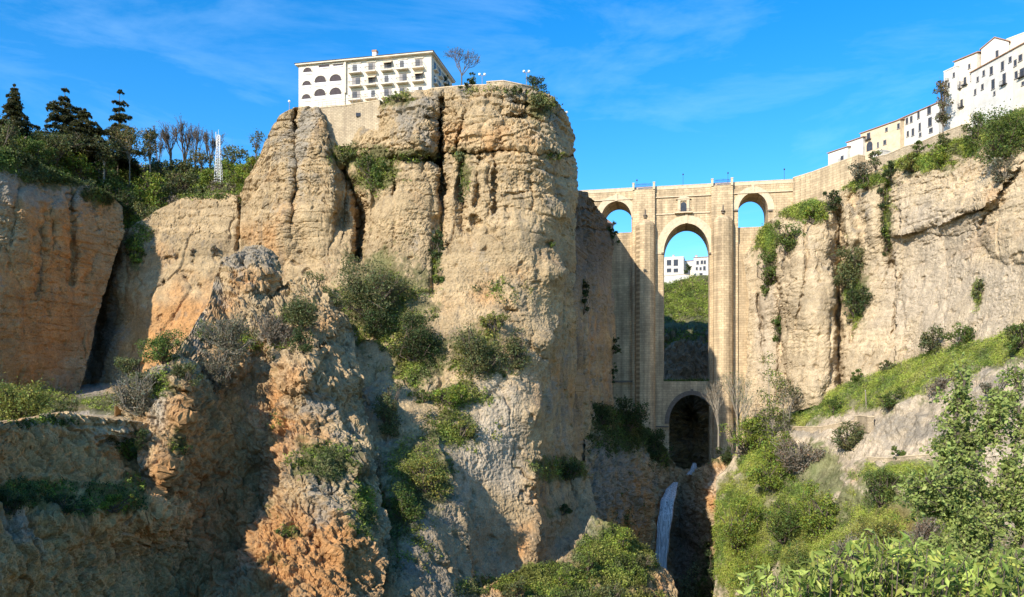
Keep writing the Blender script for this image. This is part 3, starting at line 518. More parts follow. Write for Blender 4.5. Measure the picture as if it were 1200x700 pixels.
# ---- front ridge
o = sheet('front_ridge', [(140, 478), (160, 456), (185, 434), (205, 415), (222, 392), (232, 374), (243, 362), (250, 332), (262, 306), (285, 293), (305, 291), (322, 299), (328, 318), (335, 337), (350, 327), (368, 336), (385, 353), (400, 369), (415, 400), (430, 440), (450, 500), (465, 560)], [(140, 725), (465, 725)], [(0, 140), (.25, 165), (1, 160)], [(0, 412), (.15, 424), (.35, 438), (.55, 450), (1, 445)],
    [(140, 478, 124), (165, 470, 121), (190, 440, 121), (215, 405, 134), (243, 362, 150), (262, 310, 162), (300, 292, 165), (322, 300, 167), (335, 338, 166), (350, 328, 164), (385, 353, 165), (410, 390, 172),
     (262, 345, 156), (290, 340, 155), (320, 340, 161), (250, 395, 143), (290, 400, 147), (330, 390, 152), (365, 390, 153), (400, 400, 164), (165, 510, 117), (188, 490, 117), (212, 490, 115), (226, 490, 122), (240, 470, 132), (214, 445, 121), (230, 440, 130), (260, 460, 139), (290, 450, 145), (318, 450, 147), (332, 450, 139), (350, 440, 138), (380, 450, 140), (405, 450, 147), (428, 470, 160),
     (168, 560, 112), (196, 548, 111), (212, 556, 117), (240, 560, 126), (270, 560, 131.5), (300, 550, 137), (314, 550, 136), (326, 550, 126), (350, 540, 127), (390, 540, 128), (420, 540, 133), (440, 540, 144),
     (165, 640, 109), (200, 640, 115), (240, 640, 119), (270, 640, 124), (285, 640, 124), (300, 640, 114), (340, 640, 114), (380, 640, 115), (420, 640, 119), (445, 640, 128), (160, 725, 104), (200, 725, 108), (240, 725, 111), (255, 725, 108), (272, 725, 98), (340, 725, 100), (400, 725, 102), (445, 725, 111)],
    step=1.05, disp=disp_crag, amp=0.75,
    cracks=[([(322, 425), (318, 500), (310, 560), (290, 640), (264, 700)], 6, 2.0), ([(325, 330), (318, 350), (300, 345)], 6, 3), ([(268, 385), (300, 410), (325, 425)], 8, 1.5), ([(345, 470), (372, 500), (368, 540)], 4, 1.6), ([(180, 690), (176, 725)], 8, 4), ([(235, 560), (220, 640)], 4, 1.0), ([(270, 500), (255, 590)], 4, 1.0), ([(395, 400), (420, 470), (436, 540)], 6, 2)],
    steps=[([(215, 435), (213, 500), (197, 550), (180, 590)], 1, 22, 1.8), ([(384, 395), (370, 410), (362, 450)], 1, 20, 2.5)],
    bumps=[(276, 312, 14, 24, 1.8), (306, 306, 16, 18, 1.6), (300, 330, 22, 12, 1.2), (350, 420, 26, 40, 2.5), (270, 425, 24, 22, 1.5), (345, 600, 26, 50, 1.5), (395, 600, 26, 60, 1.5)],
    tint=tint_rock(orange=[(245, 570, 62, 140, .95), (350, 445, 24, 40, .25), (330, 650, 34, 60, .85), (205, 545, 16, 40, .6), (300, 335, 24, 16, .4), (390, 670, 40, 50, .8), (330, 500, 14, 60, .6)], o0=0.2, grey=[(285, 305, 45, 26, 1.1), (255, 335, 14, 30, .9), (230, 400, 30, 20, .8), (370, 480, 40, 30, .6), (365, 590, 45, 40, .6), (400, 540, 40, 60, .5)], pale=[(190, 470, 16, 60, 1.0), (340, 560, 24, 50, .5), (232, 380, 10, 20, 1.0), (375, 560, 30, 30, .4)], g0=-0.03, streak=.25),
    green=[(380, 545, 40, 26, 1.0), (345, 375, 26, 16, .8), (170, 450, 34, 16, 1.0), (205, 520, 10, 24, .6), (325, 440, 14, 8, .5), (310, 590, 20, 14, .6), (340, 625, 20, 8, .8), (320, 660, 16, 8, .6), (420, 590, 20, 40, .8)], back=(1, 3, 8), topdrop=0.5)
tag(o, 'rugged orange and grey crag ridge in front of the headland', 'ridge')

# ---- sunlit mound at the bottom centre
o = sheet('rocky_mound', [(540, 700), (575, 688), (600, 674), (625, 664), (642, 665), (665, 651), (682, 636), (687, 616), (692, 607), (700, 610), (710, 617), (725, 622), (745, 640), (765, 655), (783, 672), (790, 690), (796, 705)], [(540, 735), (800, 735)], [(0, 540), (1, 530)], [(0, 792), (1, 805)],
    [(540, 700, 140), (600, 674, 146), (640, 665, 152), (682, 634, 158), (692, 600, 166), (705, 610, 164), (745, 640, 164), (785, 675, 166), (560, 735, 134), (620, 735, 136), (680, 735, 141), (740, 735, 148), (800, 735, 160), (650, 690, 147), (690, 660, 152), (700, 690, 148), (750, 690, 154)],
    step=1.2, disp=disp_crag, amp=0.6, tint=tint_rock(orange=[(610, 690, 40, 20, .6), (770, 690, 20, 25, .5)], o0=0.1, pale=[(690, 625, 14, 30, 1), (710, 650, 30, 20, .5)], grey=[(700, 690, 40, 20, .4)], g0=0.05),
    green=[(650, 690, 50, 26, 1.2), (720, 655, 44, 44, 1.5), (640, 680, 50, 20, 1.2), (700, 710, 80, 22, 1.3), (745, 655, 30, 24, 1.3)], ggain=1.2, back=(1, 4, 10), topdrop=0.5)
tag(o, 'sunlit rocky mound patched with green at the bottom centre', 'mound')

# ================================================================ THE BRIDGE
BO = at(804, 215, 292.5); BRZ = math.atan2(-0.204, 0.979)
bridge = empty('stone_bridge', (BO[0], BO[1], 0), BRZ)
tag(bridge, 'tall arched stone bridge spanning the gorge between the two cliffs', 'bridge')
def s_of(px):
    k = (px - CX) / F; return (k * BO[1] - BO[0]) / (0.979 + 0.204 * k)
def z_of(px, py):
    s = s_of(px); return (CY - py) / F * (BO[1] - 0.204 * s)
TH = 13.5; DECK = 77.3; BASE = -32.0
def arch(sa, sb, zs, zc, n=24, pointed=0.0):
    c, a, h = (sa + sb) / 2, (sb - sa) / 2, zc - zs
    xs = [c - a * math.cos(math.pi * i / n) for i in range(n + 1)]
    zz = [zs + h * max(0, math.sin(math.pi * i / n)) ** (1 + pointed) for i in range(n + 1)]
    return xs, zz
A1 = (s_of(704.5), s_of(740), z_of(722, 256), z_of(722, 236))
A2 = (s_of(777.5), s_of(831.5), z_of(804, 297), z_of(804, 262))
A3 = (s_of(865), s_of(900), z_of(882, 247), z_of(882, 226))
A4 = (s_of(784), s_of(838), z_of(811, 497), z_of(811, 463))
W = MB()
W.strip([s_of(655), A1[0]], [35, 35], [DECK] * 2, 0, TH)
for A in (A1, A2, A3):
    xs, zz = arch(*A); W.strip(xs, zz, [DECK] * len(xs), 0, TH)
W.strip([A1[1], A2[0]], [BASE] * 2, [DECK] * 2, 0, TH)
W.strip([A2[1], A3[0]], [BASE] * 2, [DECK] * 2, 0, TH)
W.strip([A3[1], s_of(938)], [BASE] * 2, [DECK] * 2, 0, TH)
W.build('wall', M['bridge'], bridge)
# recessed infill under the two small arches
I1 = MB(); I1.strip([A1[0] - 3, A1[1] + .01], [BASE] * 2, [z_of(722, 272)] * 2, 1.6, TH - 1.6); I1.strip([s_of(655), A1[0] - 3], [BASE] * 2, [36] * 2, 1.6, TH - 1.6); I1.build('infill_wall', M['bridge'], bridge)
I2 = MB(); I2.strip([A3[0] - .01, A3[1] + .01], [BASE] * 2, [z_of(882, 265)] * 2, 1.6, TH - 1.6); I2.build('infill_wall', M['bridge'], bridge)
I3 = MB(); I3.strip([A3[0] + .3, A3[1] + 5], [BASE] * 2, [z_of(882, 285)] * 2, 0.6, 1.59); I3.build('apron_wall', M['bridge'], bridge)
# lower arch with its little deck
L = MB(); xs, zz = arch(*A4, pointed=-0.12); L.strip(xs, zz, [z_of(811, 447)] * len(xs), 0.5, TH - 0.5)
L.strip([A2[0] - .05, A4[0]], [BASE] * 2, [z_of(811, 447)] * 2, 0.5, TH - 0.5); L.strip([A2[1] - .05, A4[1]][::1], [z_of(811, 447) - .1] * 2, [z_of(811, 447)] * 2, 0.5, TH - 0.5)
L.build('lower_arch', M['bridge'], bridge)
def ring(A, w, proud, n=26, keystone=True):
    r = MB(); c, a, h = (A[0] + A[1]) / 2, (A[1] - A[0]) / 2, A[3] - A[2]
    vs = []
    for i in range(n + 1):
        t = math.pi * i / n
        for (aa, hh) in ((a - 0.02, h - 0.02), (a + w, h + w)):
            for y in (-proud, 0.3): vs.append((c - aa * math.cos(t), y, A[2] + hh * math.sin(t)))
    fs = []
    for i in range(n):
        b, d = 4 * i, 4 * i + 4
        fs += [(b, d, d + 2, b + 2), (b + 2, d + 2, d + 3, b + 3), (d, b, b + 1, d + 1)]
    r.add(vs, fs)
    if keystone: r.box(c - .5, c + .5, -proud - .25, 0.2, A[3] + .05, A[3] + w + .5)
    return r
for A, w in ((A1, 2.2), (A2, 2.9), (A3, 2.2)): ring(A, w, 0.18).build('arch_ring', M['bridge_trim'], bridge)
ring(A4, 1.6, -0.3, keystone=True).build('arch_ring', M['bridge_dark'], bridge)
# pilasters with half-round buttresses below
for (pa, pb, ba, bb, pyd) in ((741.5, 767.5, 744.5, 768, 260), (833.5, 858.5, 835, 859, 255)):
    p = MB(); p.box(s_of(pa), s_of(pb), -1.3, 0.1, BASE, DECK + .2); p.build('pilaster', M['bridge'], bridge)
    c, r, zt = (s_of(ba) + s_of(bb)) / 2, (s_of(bb) - s_of(ba)) / 2, z_of((ba + bb) / 2, pyd + 7)
    b = MB(); prof = [(r * 1.06, BASE), (r * 1.04, -6), (r * 1.04, -5.9), (r, -5.8), (r, zt)]
    for k in range(1, 7): prof.append((r * math.cos(k * math.pi / 12.2), zt + 2.6 * math.sin(k * math.pi / 12.2)))
    b.lathe((c, -1.25, 0), prof, 6, math.pi, 2 * math.pi); bo = b.build('buttress', M['bridge'], bridge)
    f = MB(); f.lathe((c, -1.6, zt + 3.0), [(.05, 0), (.55, .3), (.3, .8), (.75, 1.0), (.75, 1.3), (.25, 1.6), (.12, 3.4), (.02, 3.6)], 8); f.build('stone_finial', M['bridge_dark'], bo)
    for q in (pa + 1, pb - 1):
        e = MB(); e.box(s_of(q) - .35, s_of(q) + .35, -1.7, .3, DECK, DECK + 2.4); e.box(s_of(q) - .45, s_of(q) + .45, -1.8, .4, DECK + 2.4, DECK + 2.65); e.build('end_post', M['bridge_trim'], bridge)
    g = MB(); x0, x1 = s_of(pa + 4), s_of(pb - 4)
    for i in range(15):
        x = x0 + (x1 - x0) * i / 14; g.tube((x, -1.5, DECK + .2), (x, -1.9 - .2 * math.sin(i), DECK + 2.0 + .35 * math.sin(math.pi * i / 14)), .07, n=4)
    g.tube((x0, -1.7, DECK + 1.9), (x1, -1.7, DECK + 1.9), .09, n=4); g.tube((x0, -1.7, DECK + 1.1), (x1, -1.7, DECK + 1.1), .07, n=4)
    g.build('balcony_railing', M['blue_iron'], bridge)
# cornice, parapet, impost bands
for a, b_ in ((692, 741), (768, 833), (859, 938)):
    m = MB(); m.box(s_of(a), s_of(b_), -.45, .05, DECK - 3.0, DECK - 2.6); m.build('cornice', M['bridge_trim'], bridge)
m = MB(); m.box(s_of(769), s_of(832), -.35, .05, z_of(804, 250) - .25, z_of(804, 250) + .2); m.build('cornice', M['bridge_trim'], bridge)
for (a, b_, pz) in ((699, 704.3, 256), (740.2, 744, 256), (860, 865, 247), (900, 905, 247), (775, 777.8, 297), (831, 834, 297)):
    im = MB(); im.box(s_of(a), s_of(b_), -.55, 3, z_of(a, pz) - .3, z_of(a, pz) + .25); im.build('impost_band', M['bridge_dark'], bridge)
pp = MB(); pp.box(s_of(655), s_of(938), -.15, .55, DECK, DECK + 1.15); pp.box(s_of(655), s_of(938), TH - .55, TH + .15, DECK, DECK + 1.15); pp.box(s_of(655), s_of(938), -.22, .62, DECK + 1.15, DECK + 1.35)
pp.build('parapet', M['bridge_trim'], bridge)
# the window above the main arch
c = s_of(801); zb, zt = z_of(801, 249), z_of(801, 238)
w = MB(); w.box(c - 2.1, c - 1.1, -.5, .2, zb, zt + .8); w.box(c + 1.1, c + 2.1, -.5, .2, zb, zt + .8); w.box(c - 2.1, c + 2.1, -.5, .2, zt + .8, zt + 1.3)
w.add([(c - 2.8, -.7, zt + 1.3), (c + 2.8, -.7, zt + 1.3), (c, -.7, zt + 2.7), (c - 2.8, .2, zt + 1.3), (c + 2.8, .2, zt + 1.3), (c, .2, zt + 2.7)], [(0, 1, 2), (3, 5, 4), (0, 2, 5, 3), (1, 4, 5, 2), (0, 3, 4, 1)])
w.box(c - 3.2, c + 3.2, -1.4, .2, zb - .45, zb); wo = w.build('window', M['bridge_trim'], bridge)
g = MB(); xs, zz = arch(c - 1.08, c + 1.08, zt - 1.0, zt + .3, 10); g.strip(xs, [zb] * len(xs), zz, -.25, .1); g.build('pane', M['glass'], wo)
g = MB(); 
for i in range(6): g.tube((c - 2.6 + i * 1.04, -1.2, zb), (c - 2.6 + i * 1.04, -1.2, zb + 1.0), .05, n=4)
g.tube((c - 2.7, -1.2, zb + 1.0), (c + 2.7, -1.2, zb + 1.0), .06, n=4); g.build('railing', M['iron'], wo)
# lower string course on the piers
for (a, b_, pq, pz, y0) in ((766, 783.8, 775, 500, -.45), (838.2, 862, 850, 497, -.45), (718, 750, 735, 447, -.5)):
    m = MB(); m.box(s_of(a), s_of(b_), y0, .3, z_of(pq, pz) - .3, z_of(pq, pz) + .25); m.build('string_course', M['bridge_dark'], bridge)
# lamp posts on the deck
for i, (px, h) in enumerate(((746, 4.2), (800.5, 5.4), (853.5, 5.0), (920, 5.2))):
    x = s_of(px); p = BO + np.array((0.979 * x + .204 * 2.2, -.204 * x + .979 * 2.2, 0)); p[2] = DECK
    lp = empty('street_lamp', p, BRZ)
    tag(lp, ['thin dark lamp post above the left pilaster of the bridge', 'thin dark lamp post over the middle of the main arch', 'thin dark lamp post above the right pilaster of the bridge', 'thin dark lamp post right of the right small arch'][i], 'street lamp', 'lamp posts along the bridge')
    m = MB(); m.tube((0, 0, 0), (0, 0, h), .09, .05); m.tube((-.1, 0, .0), (.1, 0, .6), .13); m.build('post', M['iron'], lp)
    m = MB(); m.lathe((0, 0, h), [(.02, 0), (.22, .15), (.28, .5), (.05, .75)], 8); m.build('lantern', M['iron'], lp)
# curved approach wall on the town side
ap = empty('approach_wall', (*at(938, 470, 277.9)[:2], 0)); tag(ap, 'pale stone approach wall curving from the bridge up to the town', 'wall')
pts = [at(936, 470, 284.3), at(948, 470, 280.5), at(960, 470, 276.5), at(975, 470, 271), at(993, 470, 264.5), at(1014, 470, 257.5)]
m = MB(); m2 = MB()
for p, q, i in zip(pts[:-1], pts[1:], range(9)):
    n_ = np.array((q[1] - p[1], -(q[0] - p[0]), 0)); n_ /= -np.linalg.norm(n_); o_ = np.array((ap.location[0], ap.location[1], 0))
    for mm, zb, zt, off in ((m, 52, DECK + 1.12, 0), (m2, DECK + 1.12, DECK + 1.38, -.15)):
        P0, P1, P2, P3 = p - n_ * off * -1 - o_, q + n_ * off - o_, q - n_ * 3 - o_, p - n_ * 3 - o_
        mm.hexa([(v[0], v[1], zb) for v in (P0, P1, P2, P3)], [(v[0], v[1], zt) for v in (P0, P1, P2, P3)])
m.build('wall_face', M['bridge'], ap); m2.build('coping', M['bridge_trim'], ap)

# ================================================================ WATER
def ribbon(name, rows, label, mat):
    """a sheet of water hung on rows of (photo row, left column, right column, distance)"""
    V = []; nx = 9; rr = np.array(rows, float); t = np.linspace(0, len(rr) - 1, 60)
    I = [np.interp(t, np.arange(len(rr)), rr[:, k]) for k in range(4)]; I[1] = I[1] + .3 * np.sin(t * 5.1) * (t > .5); I[2] = I[2] + .4 * np.sin(t * 4.3 + 1) * (t > .5)
    for py, a, b, Y in zip(*I):
        for j in range(nx):
            u = j / (nx - 1); V.append(at(a + (b - a) * u, py, Y - 0.9 * math.sin(math.pi * u) + .55 * math.sin(j * 2.3) + .35 * rnd.random()))
    idx = np.arange(60 * nx).reshape(60, nx)
    o = np_mesh(name, V, np.stack([idx[1:, :-1], idx[1:, 1:], idx[:-1, 1:], idx[:-1, :-1]], -1).reshape(-1, 4), mat, smooth=True)
    md = o.modifiers.new('thickness', 'SOLIDIFY'); md.thickness = 0.3; md.offset = -1
    return tag(o, label, 'waterfall', kind='structure')
wm, n, l, b = new_mat('falling_water')
tcn = n.new('ShaderNodeTexCoord').outputs['Object']; mpn = n.new('ShaderNodeMapping'); mpn.inputs['Scale'].default_value = (2.2, 2.2, 0.12); l.new(tcn, mpn.inputs[0])
cc, ff = noise_fac(n, l, mpn.outputs[0], 1.3, 0.34, 0.66, (0.12, 0.15, 0.16), (0.72, 0.76, 0.78), 6, .65); l.new(cc, b.inputs['Base Color']); b.inputs['Roughness'].default_value = 0.35
M['water'] = wm
ribbon('waterfall', [(565, 789, 795, 271), (573, 781, 793.5, 266), (585, 775, 791, 261), (605, 771.5, 788, 258), (630, 769.5, 785, 257), (655, 768.5, 782, 256.5), (690, 767, 784, 256)], 'white waterfall dropping into the shaded ravine below the bridge', wm)
ribbon('stream', [(543, 812, 816, 283), (547, 810.5, 817, 281), (552, 808, 815, 279), (556, 804, 812, 277)], 'thin white stream running out from the lower arch of the bridge', wm)

# ================================================================ HOTEL ON THE HEADLAND
M['hotel'] = plain('hotel_cream_render', (0.66, 0.59, 0.475), var=0.12, scale=0.3)
HA, HB = at(350, 470, 211.6), at(505, 470, 204.0); HA[2] = HB[2] = 0
hd = (HB - HA); HL = float(np.linalg.norm(hd)); hrz = math.atan2(hd[1], hd[0]); hd = hd / HL; hn = np.array((-hd[1], hd[0], 0))   # hn points back
H0, HE, HD = 73.0, 88.7, 19.0
hotel = empty('hotel', (HA[0], HA[1], H0), hrz)
tag(hotel, 'long cream hotel with arched loggias and balconies on top of the headland', 'hotel')
def h_loc(px, py):          # photo position -> (along, height) on the hotel's front wall
    k = (px - CX) / F; t = (k * HA[1] - HA[0]) / (hd[0] - k * hd[1]); Y = HA[1] + t * hd[1]
    return t, (CY - py) / F * Y - H0
HH = HE - H0
m = MB(); m.box(0, h_loc(404, 90)[0], 0, HD, -3, HH - .5); m.box(h_loc(404, 90)[0], HL, 0.35, HD, -3, HH - .5); m.build('wall', M['hotel'], hotel)
m = MB(); m.add([(-.9, -.9, HH - .1), (HL + .9, -.9, HH - .1), (HL + .9, HD + .9, HH - .1), (-.9, HD + .9, HH - .1), (4, 6, HH + 1.8), (HL - 4, 6, HH + 1.8), (HL - 4, HD - 6, HH + 1.8), (4, HD - 6, HH + 1.8)],
      [(0, 1, 5, 4), (1, 2, 6, 5), (2, 3, 7, 6), (3, 0, 4, 7), (4, 5, 6, 7), (3, 2, 1, 0)])
rf = m.build('roof', M['tile'], hotel); m = MB(); m.box(-.7, HL + .7, -.7, HD + .7, HH - .5, HH - .1); m.build('cornice', M['cream'], hotel)
t, z = h_loc(430, 66); m = MB(); m.box(t - .55, t + .55, 5, 6.2, HH + .5, HH + 3.6); ch = m.build('chimney', M['white_paint'], rf); m = MB(); m.box(t - .65, t + .65, 4.9, 6.3, HH + 3.6, HH + 4.1); m.build('chimney_cap', M['tile'], ch)
t, z = h_loc(404.5, 90); m = MB(); m.box(t - .25, t + .25, -.25, .5, 7, HH - .51); m.build('downpipe', M['cream'], hotel)
def loggia(px0, px1, pyt, pyb, arched=True):
    x0, zt = h_loc(px0, pyt); x1, _ = h_loc(px1, pyt); zb = h_loc(px0, pyb)[1]
    fr = MB(); n_ = 12
    if arched: xs, zz = arch(x0, x1, zt - (x1 - x0) * .42, zt, n_)
    else: xs, zz = [x0, x1], [zt, zt]
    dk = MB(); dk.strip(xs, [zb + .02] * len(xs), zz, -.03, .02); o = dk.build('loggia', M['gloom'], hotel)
    b = MB(); b.box(x0, x1, -.12, -.035, zb, zb + (zt - zb) * .33); b.build('balustrade', M['white_paint'], o)
    a = MB()
    if arched:
        vs = []
        for x, zz_ in zip(*arch(x0 - .28, x1 + .28, zt - (x1 - x0) * .42, zt + .28, n_)): vs += [(x, -.12, zz_), (x, .02, zz_)]
        for x, zz_ in zip(xs, zz): vs += [(x, -.12, zz_), (x, .02, zz_)]
        q = 2 * (n_ + 1); fs = []
        for i in range(n_): fs += [(2 * i, q + 2 * i, q + 2 * i + 2, 2 * i + 2), (2 * i, 2 * i + 2, 2 * i + 3, 2 * i + 1), (q + 2 * i, q + 2 * i + 1, q + 2 * i + 3, q + 2 * i + 2)]
        a.add(vs, fs)
    else: a.box(x0 - .3, x1 + .3, -.15, .03, zt, zt + .3)
    a.build('arch_trim', M['hotel'], o)
for r in ((355.5, 365.5, 80, 88), (354.5, 364.5, 95.5, 103.5), (354, 364, 111, 119.5)): loggia(*r)
for r in ((369, 382, 89.5, 101.5), (386.5, 400, 88, 100), (368.5, 381.5, 105, 117.5), (386.5, 400, 103.5, 116)): loggia(*r)
for r in ((373.5, 386, 76.8, 81), (390.5, 402, 75.6, 79)): loggia(*r, arched=False)
cols = [(411.5, 422), (430.5, 439.5), (449, 458.5), (467, 476.5), (485.5, 495)]
for ci, (a, b_) in enumerate(cols):
    base = 85.8 - 2.4 * ci * .62
    for ri in range(3):
        pyb = base + (15.7 + .35 * ci * .2) * ri + (0 if ri < 2 else .2)
        if ri == 2 and ci > 3: pyb += .3
        x0, zb = h_loc(a, pyb); x1 = h_loc(b_, pyb)[0]; zt = zb + 2.35
        m = MB(); m.box(x0 + .1, x1 - .1, .3, .42, zb, zt); wdw = m.build('window', M['shutter'] if (ci + ri) % 3 else M['white_paint'], hotel)
        m = MB(); 
        if (ci * 2 + ri) % 3 != 1: m.box(x0 + .25, (x0 + x1) / 2 + .2, .2, .32, zb + .05, zt - .15)
        else: m.box((x0 + x1) / 2 - .1, x1 - .2, .2, .32, zb + .05, zt - .15)
        m.build('pane', M['glass'], wdw)
        bl = MB(); bl.box(x0 - .45, x1 + .45, -.95, .34, zb - .32, zb); bal = bl.build('balcony', M['cream'], hotel)
        bl = MB()
        for j in range(9):
            x = x0 - .4 + (x1 - x0 + .8) * j / 8; bl.tube((x, -.9, zb), (x, -.9, zb + .95), .03, n=4)
        for s_ in (x0 - .4, x1 + .4): bl.tube((s_, -.9, zb + .95), (s_, .3, zb + .95), .04, n=4)
        bl.tube((x0 - .4, -.9, zb + .95), (x1 + .4, -.9, zb + .95), .05, n=4); bl.build('railing', M['iron'], bal)
        if (ci, ri) in ((1, 1), (2, 0), (4, 1)):
            aw = MB(); aw.hexa([(x0 - .2, -.9, zt - .75), (x1 + .2, -.9, zt - .75), (x1 + .2, .33, zt + .1), (x0 - .2, .33, zt + .1)], [(x0 - .2, -.9, zt - .68), (x1 + .2, -.9, zt - .68), (x1 + .2, .33, zt + .18), (x0 - .2, .33, zt + .18)]); aw.build('awning', M['awning'], hotel)
        else:
            ln = MB(); ln.box(x0 - .2, x1 + .2, .15, .36, zt + .12, zt + .32); ln.build('lintel', M['cream'], hotel)
# side wall: balconies seen end on
for ri in range(4):
    zb = HH - 3.6 - 3.45 * ri
    for j in range(4):
        y = 2.6 + j * 4.2
        m = MB(); m.box(HL - .02, HL + .06, y, y + 1.5, zb, zb + 2.2); wdw = m.build('window', M['shutter'], hotel); m = MB(); m.box(HL + .05, HL + .09, y + .2, y + 1.3, zb + .1, zb + 2.0); m.build('pane', M['glass'], wdw)
        m = MB(); m.box(HL, HL + .9, y - .4, y + 1.9, zb - .25, zb); bal = m.build('balcony', M['cream'], hotel)
        m = MB()
        for q in range(7): m.tube((HL + .85, y - .4 + q * .38, zb), (HL + .85, y - .4 + q * .38, zb + .95), .03, n=4)
        m.tube((HL + .85, y - .4, zb + .95), (HL + .85, y + 1.9, zb + .95), .05, n=4); m.build('railing', M['iron'], bal)
# terrace wall under the hotel, rim wall along the headland
def wall_run(name, pts, thick, mat, label, cat='wall', cop=None):
    """pts: (photo column, distance, z bottom, z top)"""
    P = [np.array((*at(px, 470, Y)[:2], zb, zt)) for px, Y, zb, zt in pts]
    r = empty(name, (P[0][0], P[0][1], P[0][2])); tag(r, label, cat); o_ = np.array((P[0][0], P[0][1])); z_ = P[0][2]
    m = MB(); c_ = MB()
    for p, q in zip(P[:-1], P[1:]):
        n_ = np.array((-(q[1] - p[1]), q[0] - p[0])); n_ /= np.linalg.norm(n_); n_ = n_ * (1 if n_[1] > 0 else -1) * thick
        a, b_ = p[:2] - o_, q[:2] - o_
        m.hexa([(*a, p[2] - z_), (*b_, q[2] - z_), (*(b_ + n_), q[2] - z_), (*(a + n_), p[2] - z_)], [(*a, p[3] - z_), (*b_, q[3] - z_), (*(b_ + n_), q[3] - z_), (*(a + n_), p[3] - z_)])
        e = n_ / thick * .12
        c_.hexa([(*(a - e), p[3] - z_), (*(b_ - e), q[3] - z_), (*(b_ + n_ + e), q[3] - z_), (*(a + n_ + e), p[3] - z_)], [(*(a - e), p[3] - z_ + .22), (*(b_ - e), q[3] - z_ + .22), (*(b_ + n_ + e), q[3] - z_ + .22), (*(a + n_ + e), p[3] - z_ + .22)])
    m.build('wall_face', mat, r); c_.build('coping', M['bridge_trim'], r)
    return r
def zat(py, Y): return (CY - py) / F * Y
tw = wall_run('terrace_wall', [(372, 209.5, 66, zat(127, 209.5)), (405, 208, 66, zat(124, 208)), (445, 204.5, 66, zat(118, 204.5))], 6.0, M['stone_wall'], 'tan terrace wall with railing just below the hotel')
m = MB()
for j in range(15):
    px = 373 + j * 5; Y = 209.4 - j * .35; p = at(px, 124, Y); p[2] = zat(127 - (px - 372) * .123, Y) + .2
    q = p - np.array((tw.location[0], tw.location[1], tw.location[2])); m.tube(q, q + np.array((0, 0, 1.3)), .05, n=4)
    if j: m.tube(q + np.array((0, 0, 1.3)), prev + np.array((0, 0, 1.3)), .05, n=4); m.tube(q + np.array((0, 0, .7)), prev + np.array((0, 0, .7)), .04, n=4)
    prev = q
m.build('railing', M['shutter'], tw)
m = MB(); q = at(420, 135, 206.6); q = q - np.array(tw.location); m.box(q[0] - .6, q[0] + .6, q[1] - .25, q[1] + 1, q[2] - .4, q[2] + .5); m.build('opening', M['glass'], tw)
wall_run('rim_wall', [(504, 203.5, 74, zat(104.5, 203.5)), (530, 202.5, 74, zat(102, 202.5)), (548, 202, 74, zat(100.5, 202)), (571, 202.5, 74, zat(100, 202.5))], .7, M['stone_wall'], 'low stone wall along the headland rim beside the hotel')
wall_run('lookout_wall', [(570, 202, 74, zat(96.5, 202)), (590, 201.3, 74, zat(95.2, 201.3)), (611, 202.3, 74, zat(99.5, 202.3)), (625, 205, 74, zat(102.5, 205))], .8, M['stone_wall'], 'raised curved lookout wall at the middle of the headland rim')
lamps = [(507, 106, 93, 207, 2, 'twin globe white street lamp at the right end of the hotel'), (565, 101, 88.5, 203.5, 2, 'twin globe white street lamp left of the raised lookout wall'), (617, 104, 85, 205, 2, 'twin globe white street lamp beside the conifer on the rim'), (339, 127, 120, 214, 1, 'single globe white lamp at the left corner of the hotel terrace'), (664, 140, 133, 214, 1, 'single globe white lamp at the right shoulder of the headland')]
for px, pyb, pyt, Y, ng, lb in lamps:
    p = at(px, pyb, Y); h = (pyb - pyt) / F * Y
    r = empty('street_lamp', p); tag(r, lb, 'street lamp', 'white globe lamps on the headland')
    m = MB(); m.tube((0, 0, -2.5), (0, 0, h), .09, .06); 
    if ng == 2: m.tube((-.65, 0, h - .1), (.65, 0, h - .1), .05)
    m.build('post', M['shutter'], r)
    for sx in ((-.65, .65) if ng == 2 else (0,)):
        m = MB(); m.lathe((sx, 0, h - .05), [(.02, 0), (.25, .08), (.36, .3), (.25, .55), (.02, .65)], 10); m.build('lamp_globe', M['globe'], r)

